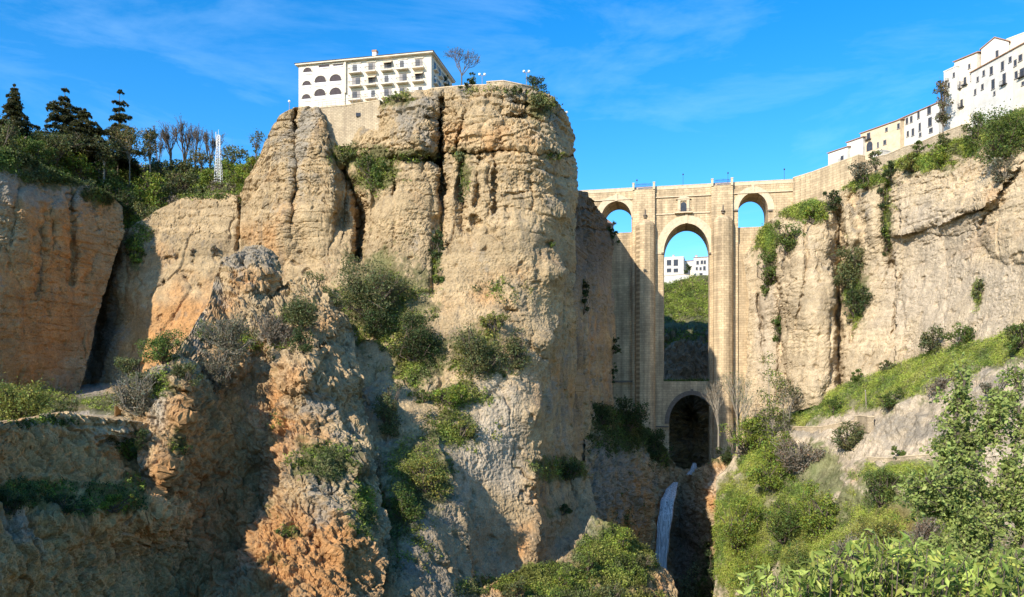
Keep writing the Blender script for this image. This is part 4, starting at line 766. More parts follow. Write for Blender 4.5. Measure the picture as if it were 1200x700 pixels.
# ================================================================ WHITE TOWN
def ray_plane(px, py, A, d):      # photo position on the vertical plane through A along d
    k = (px - CX) / F; t = (k * A[1] - A[0]) / (d[0] - k * d[1]); Y = A[1] + t * d[1]
    return t, (CY - py) / F * Y
def house(name, label, A, B, zb, zt, depth, wall, wins=(), roof='pitch', cat='house', group=None, rise=1.3, chim=None, gable=False, over=.35, lean=True):
    """A, B: (photo column, distance) of the front corners; wins: (column, row, w px, h px, kind)"""
    a, b = at(A[0], 470, A[1]), at(B[0], 470, B[1]); a[2] = b[2] = 0
    d = b - a; Ln = float(np.linalg.norm(d)); d = d / Ln; rz = math.atan2(d[1], d[0])
    r = empty(name, (a[0], a[1], zb), rz); tag(r, label, cat, group); H = zt - zb
    m = MB(); m.box(0, Ln, 0, depth, -14, H); m.build('wall', wall, r)
    o_ = over
    if roof == 'pitch':
        m = MB(); m.add([(-o_, -o_, H), (Ln + o_, -o_, H), (Ln + o_, depth, H + rise), (-o_, depth, H + rise), (-o_, -o_, H + .25), (Ln + o_, -o_, H + .25), (Ln + o_, depth, H + rise + .25), (-o_, depth, H + rise + .25)],
              [(3, 2, 1, 0), (4, 5, 6, 7), (0, 1, 5, 4), (1, 2, 6, 5), (2, 3, 7, 6), (3, 0, 4, 7)])
        m.add([(0.02, 0.1, H), (0.02, depth - .1, H), (0.02, depth - .1, H + rise - .05), (Ln - .02, 0.1, H), (Ln - .02, depth - .1, H), (Ln - .02, depth - .1, H + rise - .05)], [(0, 2, 1), (3, 4, 5)])
        rf = m.build('roof', M['tile'], r)
    elif roof == 'gable':
        m = MB(); c_ = Ln / 2
        m.add([(0, 0, H), (Ln, 0, H), (c_, 0, H + rise), (0, depth, H), (Ln, depth, H), (c_, depth, H + rise)], [(0, 1, 2), (4, 3, 5)]); m.build('gable_wall', wall, r)
        m = MB()
        for s0, s1 in ((-o_, c_), (Ln + o_, c_)):
            z0 = H - .12; m.hexa([(s0, -o_, z0), (s1, -o_, H + rise), (s1, depth, H + rise), (s0, depth, z0)], [(s0, -o_, z0 + .22), (s1, -o_, H + rise + .22), (s1, depth, H + rise + .22), (s0, depth, z0 + .22)])
        rf = m.build('roof', M['tile'], r)
    else:
        m = MB(); m.box(-.1, Ln + .1, -.1, depth + .1, H, H + .35); rf = m.build('roof', wall if roof == 'flat' else M['tile'], r)
    if chim:
        m = MB(); m.box(chim[0] * Ln - .5, chim[0] * Ln + .5, depth * .3, depth * .3 + 1, H, H + chim[1]); ch = m.build('chimney', M['ochre'] if len(chim) > 2 else M['stucco'], rf)
        m = MB(); m.box(chim[0] * Ln - .62, chim[0] * Ln + .62, depth * .3 - .12, depth * .3 + 1.12, H + chim[1], H + chim[1] + .3); m.build('chimney_cap', M['tile'], ch)
    for wn_ in wins:
        px, py, wp, hp = wn_[:4]; kind = wn_[4] if len(wn_) > 4 else 'w'
        t0, z0 = ray_plane(px - wp / 2, py, a, d); t1, z1 = ray_plane(px + wp / 2, py, a, d)
        Y = a[1] + d[1] * (t0 + t1) / 2; hh = hp / F * Y; zc = (z0 + z1) / 2 - zb; t0, t1 = min(t0, t1), max(t0, t1); t1 = max(t1, t0 + .5)
        if t0 < 0.05 or t1 > Ln - .05: continue
        if kind == 'arch':
            xs, zz = arch(t0, t1, zc + hh * .1, zc + hh / 2, 10); m = MB(); m.strip(xs, [zc - hh / 2] * len(xs), zz, -.06, .05); o = m.build('archway', M['glass'], r); continue
        fr = MB(); e = .12
        fr.box(t0 - e, t0, -.1, .05, zc - hh / 2, zc + hh / 2); fr.box(t1, t1 + e, -.1, .05, zc - hh / 2, zc + hh / 2); fr.box(t0 - e, t1 + e, -.1, .05, zc + hh / 2, zc + hh / 2 + e); fr.box(t0 - e * 1.6, t1 + e * 1.6, -.22, .05, zc - hh / 2 - .14, zc - hh / 2)
        w_ = fr.build('window', M['shutter'], r)
        g_ = MB(); g_.box(t0, t1, -.04, .03, zc - hh / 2, zc + hh / 2); g_.build('pane', M['glass'], w_)
        if kind == 'balc':
            g_ = MB(); g_.box(t0 - .5, t1 + .5, -.8, .02, zc - hh / 2 - .35, zc - hh / 2 - .15)
            for j in range(6): x = t0 - .45 + (t1 - t0 + .9) * j / 5; g_.tube((x, -.75, zc - hh / 2 - .2), (x, -.75, zc - hh / 2 + .8), .04, n=4)
            g_.tube((t0 - .45, -.75, zc - hh / 2 + .8), (t1 + .45, -.75, zc - hh / 2 + .8), .05, n=4); g_.build('balcony', M['iron'], w_)
    return r
def Yz(py, z): return z * F / (CY - py)
TZ = 81.0
GT = 'white houses along the cliff top'
house('house', 'small white tile roofed house nearest the bridge, lowest of the row', (970.5, Yz(180, 86.5)), (993, Yz(172.5, 86.5)), TZ - 4, 86.5, 6, M['stucco'], [(987, 186, 3, 6, 'balc')], group=GT, rise=1.0)
house('house', 'plain white windowless house between lowest house and ochre house', (992.5, Yz(167.5, 88.6)), (1011, Yz(161, 88.6)), TZ - 3, 88.6, 7, M['stucco'], [], group=GT, rise=1.0)
house('house', 'long ochre stained house with a big archway on the cliff top', (1008.5, Yz(157, 90.5)), (1055, Yz(140.5, 90.5)), TZ - 2, 90.5, 8, M['ochre'], [(1019, 171.5, 7, 11, 'arch'), (1018, 159.5, 3.5, 7, 'balc'), (1039, 152, 2.5, 4), (1037, 167, 3, 5), (1053, 148, 2.5, 6), (1029, 170, 1.5, 6)], group=GT, rise=1.4)
house('house', 'long white house with two rows of tall windows left of the conical tree', (1054, Yz(140.5, 91.5)), (1100, Yz(120.5, 91.5)), TZ - 2, 91.5, 9, M['stucco'], [(1063, 142, 2.5, 7), (1068, 140, 2.5, 7), (1064, 157, 2.2, 6), (1070, 155, 2.5, 8), (1076.5, 135, 2.2, 8), (1078, 149, 2.2, 9), (1078.5, 158, 2.2, 4), (1089, 129.5, 4, 9), (1090, 143, 4, 10), (1091, 153, 4, 5)], group=GT, rise=1.0)
house('house', 'narrow white house with an orange chimney behind the conical tree', (1106, Yz(85, 97)), (1121, Yz(78, 97)), TZ, 97, 7, M['stucco'], [(1118, 88, 2, 5), (1112, 100, 2, 5)], roof='flat', group=GT, chim=(.5, 1.3, 1))
house('house', 'tall cream house with small balconies right of the chimney house', (1118.5, Yz(73, 99)), (1145, Yz(62, 99)), TZ, 99, 8, M['cream'], [(1124, 100, 2.5, 8, 'balc'), (1131, 95, 2.5, 8, 'balc'), (1127, 121, 2.5, 8, 'balc'), (1136, 78, 2, 5), (1139, 92, 2, 6)], group=GT, rise=1.6)
house('house', 'tall white gabled house with one dark window behind the long front house', (1150, Yz(58, 100)), (1182, Yz(49, 100)), TZ, 100, 9, M['stucco'], [(1168.5, 64, 3, 9)], roof='gable', group=GT, rise=2.2)
house('house', 'tan stained flat roofed house at the top right corner', (1180, Yz(47, 101)), (1225, Yz(30, 101)), TZ, 101, 9, M['cream'], [(1215, 60, 4, 8)], roof='flat', group=GT)
house('house', 'long white house with staggered grey windows in front of the gabled house', (1138, Yz(85.5, 93.8)), (1188, Yz(58, 93.8)), TZ - 3, 93.8, 4.5, M['stucco'], [(1162, 83, 3.2, 9), (1175, 77.5, 3.2, 10), (1184, 70, 3, 6), (1164, 99, 3.6, 11), (1177, 92.5, 3.6, 12, 'balc'), (1151.5, 102, 2.6, 6), (1165.5, 109.5, 2, 4), (1153, 86, 2.4, 6), (1146, 93, 2, 5), (1143, 108, 2, 6)], group=GT, rise=.9)
house('house', 'white house with balconies cut by the right edge of the photo', (1187, Yz(58.5, 93.8)), (1232, Yz(34, 93.8)), TZ - 3, 93.8, 6, M['cream'], [(1196, 68, 4, 7), (1198, 85, 5, 9, 'balc'), (1199, 98, 3, 4), (1215, 60, 4, 8), (1191, 88, 3, 8), (1190, 74, 3, 7)], group=GT, rise=.9)
wall_run('garden_wall', [(1012, 258, 68, 76.6), (1022, 256, 68, 77.3), (1040, 251, 68, 76.9), (1060, 245, 68, 77.4), (1078, 240, 68, 77.1), (1100, 234, 68, 77.6), (1128, 227, 68, 77.9)], 2.0, M['stone_wall'], 'old tan garden wall running below the ochre house and the long white house')
house('shed', 'small white hut in the bushes at the end of the approach wall', (1023, 256.5), (1033, 253.5), 76, 79.0, 4, M['stucco'], [(1029, 182, 1.6, 3)], roof='flat', cat='hut')
# houses seen through the main arch
GF = 'white houses seen through the main arch'
house('far_house', 'white flat roofed far house at the left inside the main arch', (770, 432), (801, 428), 60, zat(302, 430), 10, M['stucco'], [(784, 308, 5, 6), (784, 317, 5, 4), (792, 308, 5, 7), (792, 317, 5, 4)], roof='flat', group=GF, chim=(.6, 1.6))
house('far_house', 'low far house with a red tile roof in the middle of the main arch', (800, 436), (815, 434), 60, zat(306, 435), 8, M['stucco'], [(808, 314, 2, 2)], group=GF, rise=1.3)
house('far_house', 'white far house with two rows of dark windows inside the main arch', (813, 424), (842, 420), 58, zat(301.5, 422), 10, M['stucco'], [(817.5, 308, 2.6, 4), (822.5, 307.5, 2.6, 4), (826, 307.5, 2.2, 4), (816.5, 315, 2.2, 3.2), (821, 315, 2.2, 3.2), (825.5, 314.5, 2.6, 4.5), (821.5, 321.5, 3.4, 2.4)], group=GF, rise=1.2, chim=(.08, 1.6))
wall_run('boundary_wall', [(765, 416, 50, zat(325, 416)), (800, 414, 50, zat(321.5, 414)), (812, 413, 50, zat(324, 413)), (842, 411, 50, zat(325, 411))], .6, M['stucco'], 'white boundary wall below the far houses in the main arch')
house('side_house', 'sloping tiled roof house end seen inside the left small arch', (700, 318), (719, 322), 55, zat(263, 320), 6, M['cream'], [], rise=4.0)

# ================================================================ LATTICE MAST
p = hit('wooded_hillside', 255.5, 216); mast = empty('radio_mast', p); tag(mast, 'white lattice radio mast among the hillside trees', 'mast')
HM = 58 / F * p[1]
def mast_half(t): return .95 * (1 - t) + .28 * t
for seg in range(6):
    t0, t1 = seg / 6, (seg + 1) / 6; m = MB()
    for k in range(3):
        u0, u1 = t0 + (t1 - t0) * k / 3, t0 + (t1 - t0) * (k + 1) / 3; h0, h1 = mast_half(u0), mast_half(u1)
        c0 = [(-h0, -h0), (h0, -h0), (h0, h0), (-h0, h0)]; c1 = [(-h1, -h1), (h1, -h1), (h1, h1), (-h1, h1)]
        for j in range(4):
            j2 = (j + 1) % 4
            m.tube((*c0[j], u0 * HM), (*c1[j], u1 * HM), .09, n=4); m.tube((*c0[j], u0 * HM), (*c1[j2], u1 * HM), .045, n=4); m.tube((*c1[j], u1 * HM), (*c1[j2], u1 * HM), .04, n=4)
    m.build('lattice_section', M['white_paint'], mast)
m = MB()
for k, (dx, z) in enumerate(((-.5, .8), (.6, .86), (.5, .7), (-.6, .93))):
    m.tube((dx, -.4, HM * z), (dx, -.4, HM * z + 1.8), .1, n=5); m.tube((0, 0, HM * z + .5), (dx, -.4, HM * z + .5), .05, n=4)
m.tube((0, 0, HM), (0, 0, HM + 1.6), .05, n=4); m.build('antenna', M['white_paint'], mast)
# ruined wall and paths on the terraced slope
def wall_on(name, pts, h, thick, label, mat):
    q = [(px, hit('terraced_slope', px, py)) for px, py in pts]
    return wall_run(name, [(px, p[1], p[2] - 1.5, p[2] + h) for px, p in q], thick, mat, label)
wall_on('ruined_wall', [(1001, 500), (1012, 499), (1024, 501)], 2.6, 1.6, 'pale ruined wall stub standing on the lower edge of the grass strip', M['stone_wall'])
wall_on('path_wall', [(928, 505), (945, 507), (962, 506), (985, 502), (1001, 500)], 1.4, .8, 'low tan path wall left of the ruined wall stub', M['stone_wall'])
wall_on('retaining_wall', [(1016, 541), (1040, 542), (1065, 540), (1092, 537)], 0.9, .6, 'long low retaining wall under the grey scree slope', M['stone_wall'])
p = hit('terraced_slope', 1015, 478); r = empty('marker_post', p); tag(r, 'pale leaning wooden post on the grass strip', 'post'); m = MB(); m.tube((0, 0, -.5), (-.3, 0, 4.6), .18, .14); m.build('shaft', M['pale_bark'], r); m = MB(); m.tube((-.3, 0, 4.6), (-.34, 0, 5.0), .22, .05); m.build('cap', M['shutter'], r)

# ================================================================ VEGETATION
RG = np.random.RandomState(23)
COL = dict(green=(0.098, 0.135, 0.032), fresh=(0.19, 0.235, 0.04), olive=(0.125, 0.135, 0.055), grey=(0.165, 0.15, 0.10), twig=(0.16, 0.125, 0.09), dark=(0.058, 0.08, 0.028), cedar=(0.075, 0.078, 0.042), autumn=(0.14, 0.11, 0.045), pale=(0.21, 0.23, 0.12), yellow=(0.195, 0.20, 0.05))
def leaf_mesh(name, pos, nrm, size, col, parent, aspect=0.55):
    n = len(pos); nrm = nrm / (np.linalg.norm(nrm, axis=1, keepdims=True) + 1e-9)
    a = RG.normal(size=(n, 3)); a -= (a * nrm).sum(1, keepdims=True) * nrm; a /= np.linalg.norm(a, axis=1, keepdims=True) + 1e-9
    b = np.cross(nrm, a); s = size[:, None]
    bend = nrm * s * 0.12
    V = np.stack([pos - a * s * .5, pos + b * s * aspect * .5 - bend * 0, pos + a * s * .5 - bend, pos - b * s * aspect * .5], 1).reshape(-1, 3)
    f = np.arange(4 * n).reshape(n, 4)
    return np_mesh(name, V, f, M['leaf'], parent, np.repeat(np.clip(col, 0.004, .5), 4, 0))
def cloud(lobes, n, size, base, var=0.28, gap=0.5, shell=0.5):
    """leaves scattered through lumpy, gappy lobes; lobes: (centre, radii)"""
    Cn = np.array([l[0] for l in lobes]); Rd = np.array([l[1] for l in lobes]); w = (Rd.prod(1)) ** (2 / 3); w /= w.sum()
    k = RG.choice(len(lobes), size=int(n * 1.6), p=w); m = len(k)
    d = RG.normal(size=(m, 3)); d /= np.linalg.norm(d, axis=1, keepdims=True)
    rr = (shell + (1 - shell) * RG.rand(m) ** 0.6) * (1 + 0.30 * RG.normal(size=m) * 0.5)
    p = Cn[k] + d * Rd[k] * rr[:, None]
    sc_ = float(np.mean(Rd)); keep = fbm(p / (sc_ * 0.55) + 31, 2) + 0.5 * (RG.rand(m) - .5) > -gap * 0.45
    p, d, k = p[keep][:n], d[keep][:n], k[keep][:n]; m = len(p)
    lv = RG.normal(size=len(lobes)) * 0.14
    t = 1 + lv[k] + var * RG.normal(size=m) + 0.35 * perlin(p / (sc_ * 0.8) + 5)
    col = np.array(base) * np.clip(t, 0.35, 1.9)[:, None]; hue = (0.18 * RG.normal(size=m) + .25 * perlin(p / sc_ + 11))[:, None]
    col = col * (1 + hue * np.array((0.9, 0.1, -0.3)))
    nr = d * 0.7 + RG.normal(size=(m, 3)) * 0.75
    return p, nr, size * np.clip(1 + .35 * RG.normal(size=m), .45, 1.9), col
def stems(mbv, base, lobes, r0):
    for c, rr in lobes:
        c = np.array(c); mid = base + (c - base) * .5 + RG.normal(size=3) * .12 * np.linalg.norm(c - base)
        mbv.tube(base + RG.normal(size=3) * r0, mid, r0, r0 * .65, 5); mbv.tube(mid, c, r0 * .65, r0 * .3, 5)
        for q in range(3): mbv.tube(mid + (c - mid) * RG.rand(), c + RG.normal(size=3) * np.array(rr) * .8, r0 * .35, r0 * .1, 4)
def bush(sh, x0, y0, x1, y1, kind, label, name='shrub', cat='shrub', group=None, dens=1.0, leaf=2.3, bare=0.0, nl=None, var=.28, dy=0.0, Yfix=None, gap=.5):
    """a shrub filling photo columns x0..x1 and rows y0..y1, rooted on the rock face sh"""
    cx, cy = (x0 + x1) / 2, (y0 + y1) / 2
    root = hit(sh, cx, y1 - 0.12 * (y1 - y0)) if Yfix is None else at(cx, y1, Yfix)
    Y = min(root[1], hit(sh, cx, cy)[1]) - dy if Yfix is None else Yfix
    w, h = (x1 - x0) / F * Y / 2, (y1 - y0) / F * Y / 2; dp = min(w, h) * .85; Yc = Y - dp * .25
    c = at(cx, cy, Yc)
    o = empty(name, root); tag(o, label, cat, group)
    nl = nl or int(np.clip(8 + (x1 - x0) * (y1 - y0) / 110, 9, 48)); lobes = []
    f1, f2 = RG.rand(2) * 6.28
    for i in range(nl):
        a = RG.rand() * 2 * math.pi; q = RG.rand() ** .5 * (.86 + .2 * math.sin(2 * a + f1) + .2 * math.sin(3 * a + f2))
        s = (.13 + .22 * RG.rand() ** 1.6) * min(w, h); s2 = s * (1 + .6 * RG.rand())
        lobes.append((c + np.array((q * math.cos(a) * max(0, w - s2 * .6), RG.uniform(-1, .6) * dp * .6, q * math.sin(a) * max(0, h - s * .6))) - root, np.array((s2, s, s))))
    area = (x1 - x0) * (y1 - y0) * .75; n = int(area * 1.15 * dens * (2.3 / leaf) ** 2 * 1.2) + 30
    p, nr, sz, col = cloud(lobes, n, leaf * Y / F, COL[kind], var, gap)
    st_ = RG.rand(len(p)) < .14; p[st_] += RG.normal(size=(st_.sum(), 3)) * .13 * np.array((w, w, h))
    leaf_mesh('foliage', p, nr, sz, col, o)
    m = MB(); stems(m, np.zeros(3), lobes[:14], max(.05, .035 * w)); 
    if area > 150:
        for i in range(int((bare + .10) * area / 9)):
            l = lobes[RG.randint(nl)]; st = l[0] * RG.uniform(.3, .9); d = RG.normal(size=3); d[2] = abs(d[2]) * .8; d /= np.linalg.norm(d); e = l[0] + d * l[1] * RG.uniform(.6, 1.35)
            m.tube(st + RG.normal(size=3) * .2, e, .5 * Y / F, .25 * Y / F, 3)
    m.build('stem', M['bark'] if kind not in ('grey', 'twig') else M['pale_bark'], o)
    return o
H = 'headland_cliff'; FR = 'front_ridge'; RC = 'right_cliff'; TS = 'terraced_slope'; LC = 'left_cliff'; WH = 'wooded_hillside'; RR = 'ravine_rock'; TC = 'tan_cliff'; SP = 'shaded_spur'; LR = 'lower_rock'; GL = 'grassy_ledge'; RM = 'rocky_mound'
GH = 'shrubs growing on the headland cliff'
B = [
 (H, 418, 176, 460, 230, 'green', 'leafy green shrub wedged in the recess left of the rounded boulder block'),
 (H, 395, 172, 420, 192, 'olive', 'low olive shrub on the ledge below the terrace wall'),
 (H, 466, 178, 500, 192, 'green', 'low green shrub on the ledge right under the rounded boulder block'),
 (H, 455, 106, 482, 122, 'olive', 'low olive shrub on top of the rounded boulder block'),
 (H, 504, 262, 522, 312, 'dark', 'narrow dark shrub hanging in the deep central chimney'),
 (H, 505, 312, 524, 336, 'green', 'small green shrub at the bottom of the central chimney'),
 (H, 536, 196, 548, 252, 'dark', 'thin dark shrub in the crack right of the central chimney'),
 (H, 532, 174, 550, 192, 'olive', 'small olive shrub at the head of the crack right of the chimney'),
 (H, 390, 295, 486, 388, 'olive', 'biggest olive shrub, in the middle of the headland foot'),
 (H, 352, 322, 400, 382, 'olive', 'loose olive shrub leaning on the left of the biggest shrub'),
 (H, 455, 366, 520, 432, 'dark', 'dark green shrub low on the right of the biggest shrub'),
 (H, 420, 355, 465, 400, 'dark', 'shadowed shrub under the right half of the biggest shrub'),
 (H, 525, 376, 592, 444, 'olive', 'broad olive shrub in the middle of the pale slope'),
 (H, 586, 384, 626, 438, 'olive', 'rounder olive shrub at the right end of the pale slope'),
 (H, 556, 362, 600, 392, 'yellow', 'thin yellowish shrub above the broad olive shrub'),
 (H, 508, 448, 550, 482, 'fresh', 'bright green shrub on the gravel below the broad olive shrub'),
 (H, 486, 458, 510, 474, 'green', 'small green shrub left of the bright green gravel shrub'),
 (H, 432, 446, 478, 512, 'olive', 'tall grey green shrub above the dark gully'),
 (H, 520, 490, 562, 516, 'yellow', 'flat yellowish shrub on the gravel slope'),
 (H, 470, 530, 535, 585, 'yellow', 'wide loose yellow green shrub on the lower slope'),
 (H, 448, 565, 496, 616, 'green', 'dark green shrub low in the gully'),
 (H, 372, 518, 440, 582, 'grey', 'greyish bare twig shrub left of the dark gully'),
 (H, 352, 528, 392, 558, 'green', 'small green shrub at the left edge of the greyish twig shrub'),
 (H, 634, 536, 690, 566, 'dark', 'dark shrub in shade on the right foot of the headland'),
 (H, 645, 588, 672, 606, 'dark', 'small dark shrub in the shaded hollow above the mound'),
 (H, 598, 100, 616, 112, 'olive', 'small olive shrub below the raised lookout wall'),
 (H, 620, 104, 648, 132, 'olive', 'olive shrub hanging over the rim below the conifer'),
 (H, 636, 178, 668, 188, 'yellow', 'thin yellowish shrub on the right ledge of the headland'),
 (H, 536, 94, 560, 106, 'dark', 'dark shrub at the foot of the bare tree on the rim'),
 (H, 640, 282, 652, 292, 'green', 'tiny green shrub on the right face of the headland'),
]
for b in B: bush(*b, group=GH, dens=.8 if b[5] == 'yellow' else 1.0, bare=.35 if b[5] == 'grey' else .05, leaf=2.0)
GR = 'shrubs on the crest of the front ridge'
for b in [
 (FR, 232, 366, 302, 420, 'grey', 'grey twiggy shrub on the ridge crest under the grey crag'),
 (FR, 288, 362, 345, 412, 'twig', 'brown twiggy shrub in the middle of the ridge crest'),
 (FR, 322, 338, 385, 392, 'olive', 'olive shrub on the right shoulder of the ridge crest'),
 (FR, 230, 398, 278, 468, 'grey', 'bare branching grey shrub hanging from the ridge crest'),
 (FR, 162, 384, 222, 432, 'green', 'leafy green shrub at the left end of the ridge crest'),
 (FR, 128, 430, 190, 494, 'grey', 'wide grey brown shrub beside the footpath'),
 (FR, 132, 414, 176, 448, 'olive', 'olive shrub between the footpath and the leafy crest shrub'),
 (FR, 196, 420, 240, 452, 'olive', 'low olive shrub on the pale rib of the ridge'),
 (FR, 338, 376, 372, 420, 'dark', 'dark shrub below the right shoulder of the ridge crest'),
 (FR, 150, 500, 178, 530, 'dark', 'dark shrub in the notch below the wide grey brown shrub'),
 (FR, 325, 618, 348, 632, 'green', 'tiny green shrub on the sunlit orange face')]:
    bush(*b, group=GR, bare=.7 if b[5] in ('grey', 'twig') else .1, dens=.55 if b[5] in ('grey', 'twig') else 1.0, leaf=1.9)
for b in [
 (GL, -30, 436, 78, 506, 'yellow', 'large rounded yellow green shrub at the left edge of the photo'),
 (GL, 62, 462, 90, 496, 'olive', 'olive shrub at the right side of the large rounded shrub'),
 (LR, -20, 572, 48, 606, 'dark', 'dark shrub on the shaded lower ledge at the left edge'),
 (LR, 48, 578, 110, 604, 'dark', 'dark shrub in the middle of the shaded lower ledge'),
 (LR, 100, 574, 160, 604, 'fresh', 'bright green shrub at the sunny end of the lower ledge'),
 (TC, 246, 286, 260, 302, 'twig', 'small brown tuft shrub high on the tan cliff'),
 (TC, 222, 292, 232, 300, 'twig', 'tiny brown tuft shrub left of the other tuft on the tan cliff'),
 (TC, 150, 276, 168, 312, 'fresh', 'bright green shrub in the slot at the top left of the tan cliff'),
 (TC, 96, 286, 124, 324, 'dark', 'dark shrub hanging in the shaded gully of the left cliff')]:
    bush(*b, leaf=2.0, bare=.1, dens=1.1)
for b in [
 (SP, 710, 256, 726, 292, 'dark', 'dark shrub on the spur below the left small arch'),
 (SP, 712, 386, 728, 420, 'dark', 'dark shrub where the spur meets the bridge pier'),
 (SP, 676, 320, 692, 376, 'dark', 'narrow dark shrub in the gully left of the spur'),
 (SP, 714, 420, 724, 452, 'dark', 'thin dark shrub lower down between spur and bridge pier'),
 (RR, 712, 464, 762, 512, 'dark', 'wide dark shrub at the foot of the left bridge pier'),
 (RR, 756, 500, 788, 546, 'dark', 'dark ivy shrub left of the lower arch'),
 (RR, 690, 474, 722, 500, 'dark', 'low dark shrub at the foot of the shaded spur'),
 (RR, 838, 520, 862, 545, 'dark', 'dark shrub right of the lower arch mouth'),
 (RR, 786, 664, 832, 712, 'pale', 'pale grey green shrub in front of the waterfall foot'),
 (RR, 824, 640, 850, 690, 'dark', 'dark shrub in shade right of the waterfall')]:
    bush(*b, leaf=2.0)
for b in [
 (RM, 588, 676, 622, 704, 'olive', 'olive shrub at the left end of the sunlit mound'),
 (RM, 640, 664, 672, 692, 'fresh', 'bright green shrub on the upper left of the sunlit mound'),
 (RM, 676, 648, 704, 676, 'green', 'green shrub below the pale pinnacle of the mound'),
 (RM, 712, 618, 742, 646, 'fresh', 'bright green shrub on the crest right of the pinnacle'),
 (RM, 736, 644, 768, 672, 'olive', 'olive shrub near the right end of the sunlit mound'),
 (RM, 690, 680, 735, 712, 'olive', 'wide olive shrub low in the middle of the sunlit mound'),
 (RM, 630, 690, 668, 718, 'green', 'green shrub at the bottom edge of the sunlit mound')]:
    bush(*b, leaf=2.0, bare=.1, dens=.9)
GRC = 'hanging shrubs on the right cliff'
for b in [
 (RC, 884, 286, 922, 340, 'green', 'hanging green shrub at the left end of the right cliff'),
 (RC, 900, 258, 946, 302, 'green', 'dense green shrub capping the rock pillar beside the bridge'),
 (RC, 932, 236, 972, 266, 'fresh', 'bright green shrub above the rock pillar'),
 (RC, 890, 318, 908, 346, 'green', 'small green shrub hanging below the left end of the cliff cap'),
 (RC, 972, 284, 1018, 344, 'olive', 'olive shrub high in the big cleft right of the rock pillar'),
 (RC, 984, 330, 1020, 380, 'dark', 'dark green shrub low in the big cleft right of the rock pillar'),
 (RC, 1028, 216, 1050, 306, 'dark', 'tall narrow dark shrub hanging in the upper cleft'),
 (RC, 902, 356, 924, 410, 'green', 'narrow green shrub left of the rock pillar foot'),
 (RC, 1142, 118, 1212, 200, 'green', 'big green shrub below the white houses at the right edge'),
 (RC, 1122, 132, 1162, 176, 'green', 'green shrub left of the big shrub below the houses'),
 (RC, 1156, 182, 1196, 216, 'grey', 'grey drooping shrub under the big shrub at the right edge'),
 (RC, 1080, 164, 1126, 196, 'fresh', 'bright green shrub on the slope below the garden wall'),
 (RC, 1050, 178, 1090, 204, 'yellow', 'yellowish shrub on the slope below the conical tree'),
 (RC, 1030, 188, 1056, 210, 'dark', 'dark shrub beside the small white hut'),
 (RC, 988, 186, 1022, 216, 'grey', 'grey blue shrub in front of the approach wall'),
 (RC, 960, 222, 992, 246, 'dark', 'dark shrub at the foot of the approach wall'),
 (RC, 1000, 206, 1034, 224, 'green', 'low green shrub below the small white hut'),
 (RC, 1014, 176, 1034, 196, 'olive', 'olive shrub under the ochre house archway'),
 (RC, 1066, 164, 1088, 182, 'green', 'green shrub against the garden wall left of the conical tree'),
 (RC, 1096, 152, 1124, 174, 'olive', 'olive shrub at the foot of the conical tree'),
 (RC, 1140, 326, 1156, 356, 'olive', 'thin olive shrub alone on the pale right cliff face')]:
    bush(*b, group=GRC, leaf=2.0, bare=.3 if b[5] == 'grey' else .03)
GT_ = 'shrubs on the terraced slope'
for b in [
 (TS, 1074, 380, 1108, 416, 'olive', 'round olive shrub on the grass strip, left of a pair'),
 (TS, 1106, 378, 1144, 410, 'green', 'round green shrub on the grass strip, right of a pair'),
 (TS, 1172, 378, 1224, 414, 'green', 'dense green shrub at the right end of the grass strip'),
 (TS, 992, 428, 1010, 450, 'green', 'small green shrub at the foot of the big right cliff'),
 (TS, 1028, 420, 1050, 438, 'olive', 'small thin shrub at the cliff foot above the grass strip'),
 (TS, 966, 462, 988, 490, 'green', 'green shrub on the left part of the grass strip'),
 (TS, 1024, 456, 1060, 484, 'green', 'wide green shrub above the ruined wall stub'),
 (TS, 1080, 436, 1118, 468, 'twig', 'brown twiggy shrub on the grey scree'),
 (TS, 1042, 520, 1066, 538, 'green', 'small round green shrub on the long low retaining wall'),
 (TS, 965, 495, 1024, 532, 'olive', 'olive shrub hanging below the path wall'),
 (TS, 905, 505, 965, 560, 'twig', 'brown dry shrub below the path wall'),
 (TS, 845, 478, 905, 540, 'fresh', 'feathery green shrub at the right foot of the bridge'),
 (TS, 884, 500, 936, 548, 'fresh', 'bright green shrub beside the feathery shrub'),
 (TS, 872, 534, 940, 580, 'fresh', 'low bright green shrub above the orange ravine rock'),
 (TS, 836, 568, 900, 660, 'fresh', 'dense ivy green shrub right of the waterfall shade'),
 (TS, 850, 640, 915, 720, 'fresh', 'dense green shrub at the bottom below the ivy shrub'),
 (TS, 892, 580, 945, 650, 'green', 'tall green shrub in the middle of the right ravine side'),
 (TS, 930, 560, 985, 640, 'fresh', 'green climbing shrub left of the pale rock rib'),
 (TS, 905, 640, 975, 720, 'green', 'wide green shrub at the bottom of the right ravine side'),
 (TS, 965, 620, 1015, 690, 'grey', 'grey dry shrub below the pale rock rib'),
 (TS, 1005, 548, 1060, 600, 'green', 'green shrub right of the pale rock rib'),
 (TS, 1050, 545, 1105, 590, 'fresh', 'green shrub under the long low retaining wall'),
 (TS, 1000, 600, 1060, 660, 'yellow', 'yellow green shrub above the foreground leaves'),
 (TS, 1055, 600, 1110, 650, 'twig', 'brown dry shrub behind the foreground tree'),
 (TS, 1140, 440, 1190, 470, 'grey', 'low grey shrub on the scree behind the foreground tree')]:
    bush(*b, group=GT_, leaf=2.0, bare=.6 if b[5] in ('grey', 'twig') else .05, dens=.6 if b[5] in ('grey', 'twig') else 1.0)
GW = 'shrubs on the wooded hillside'
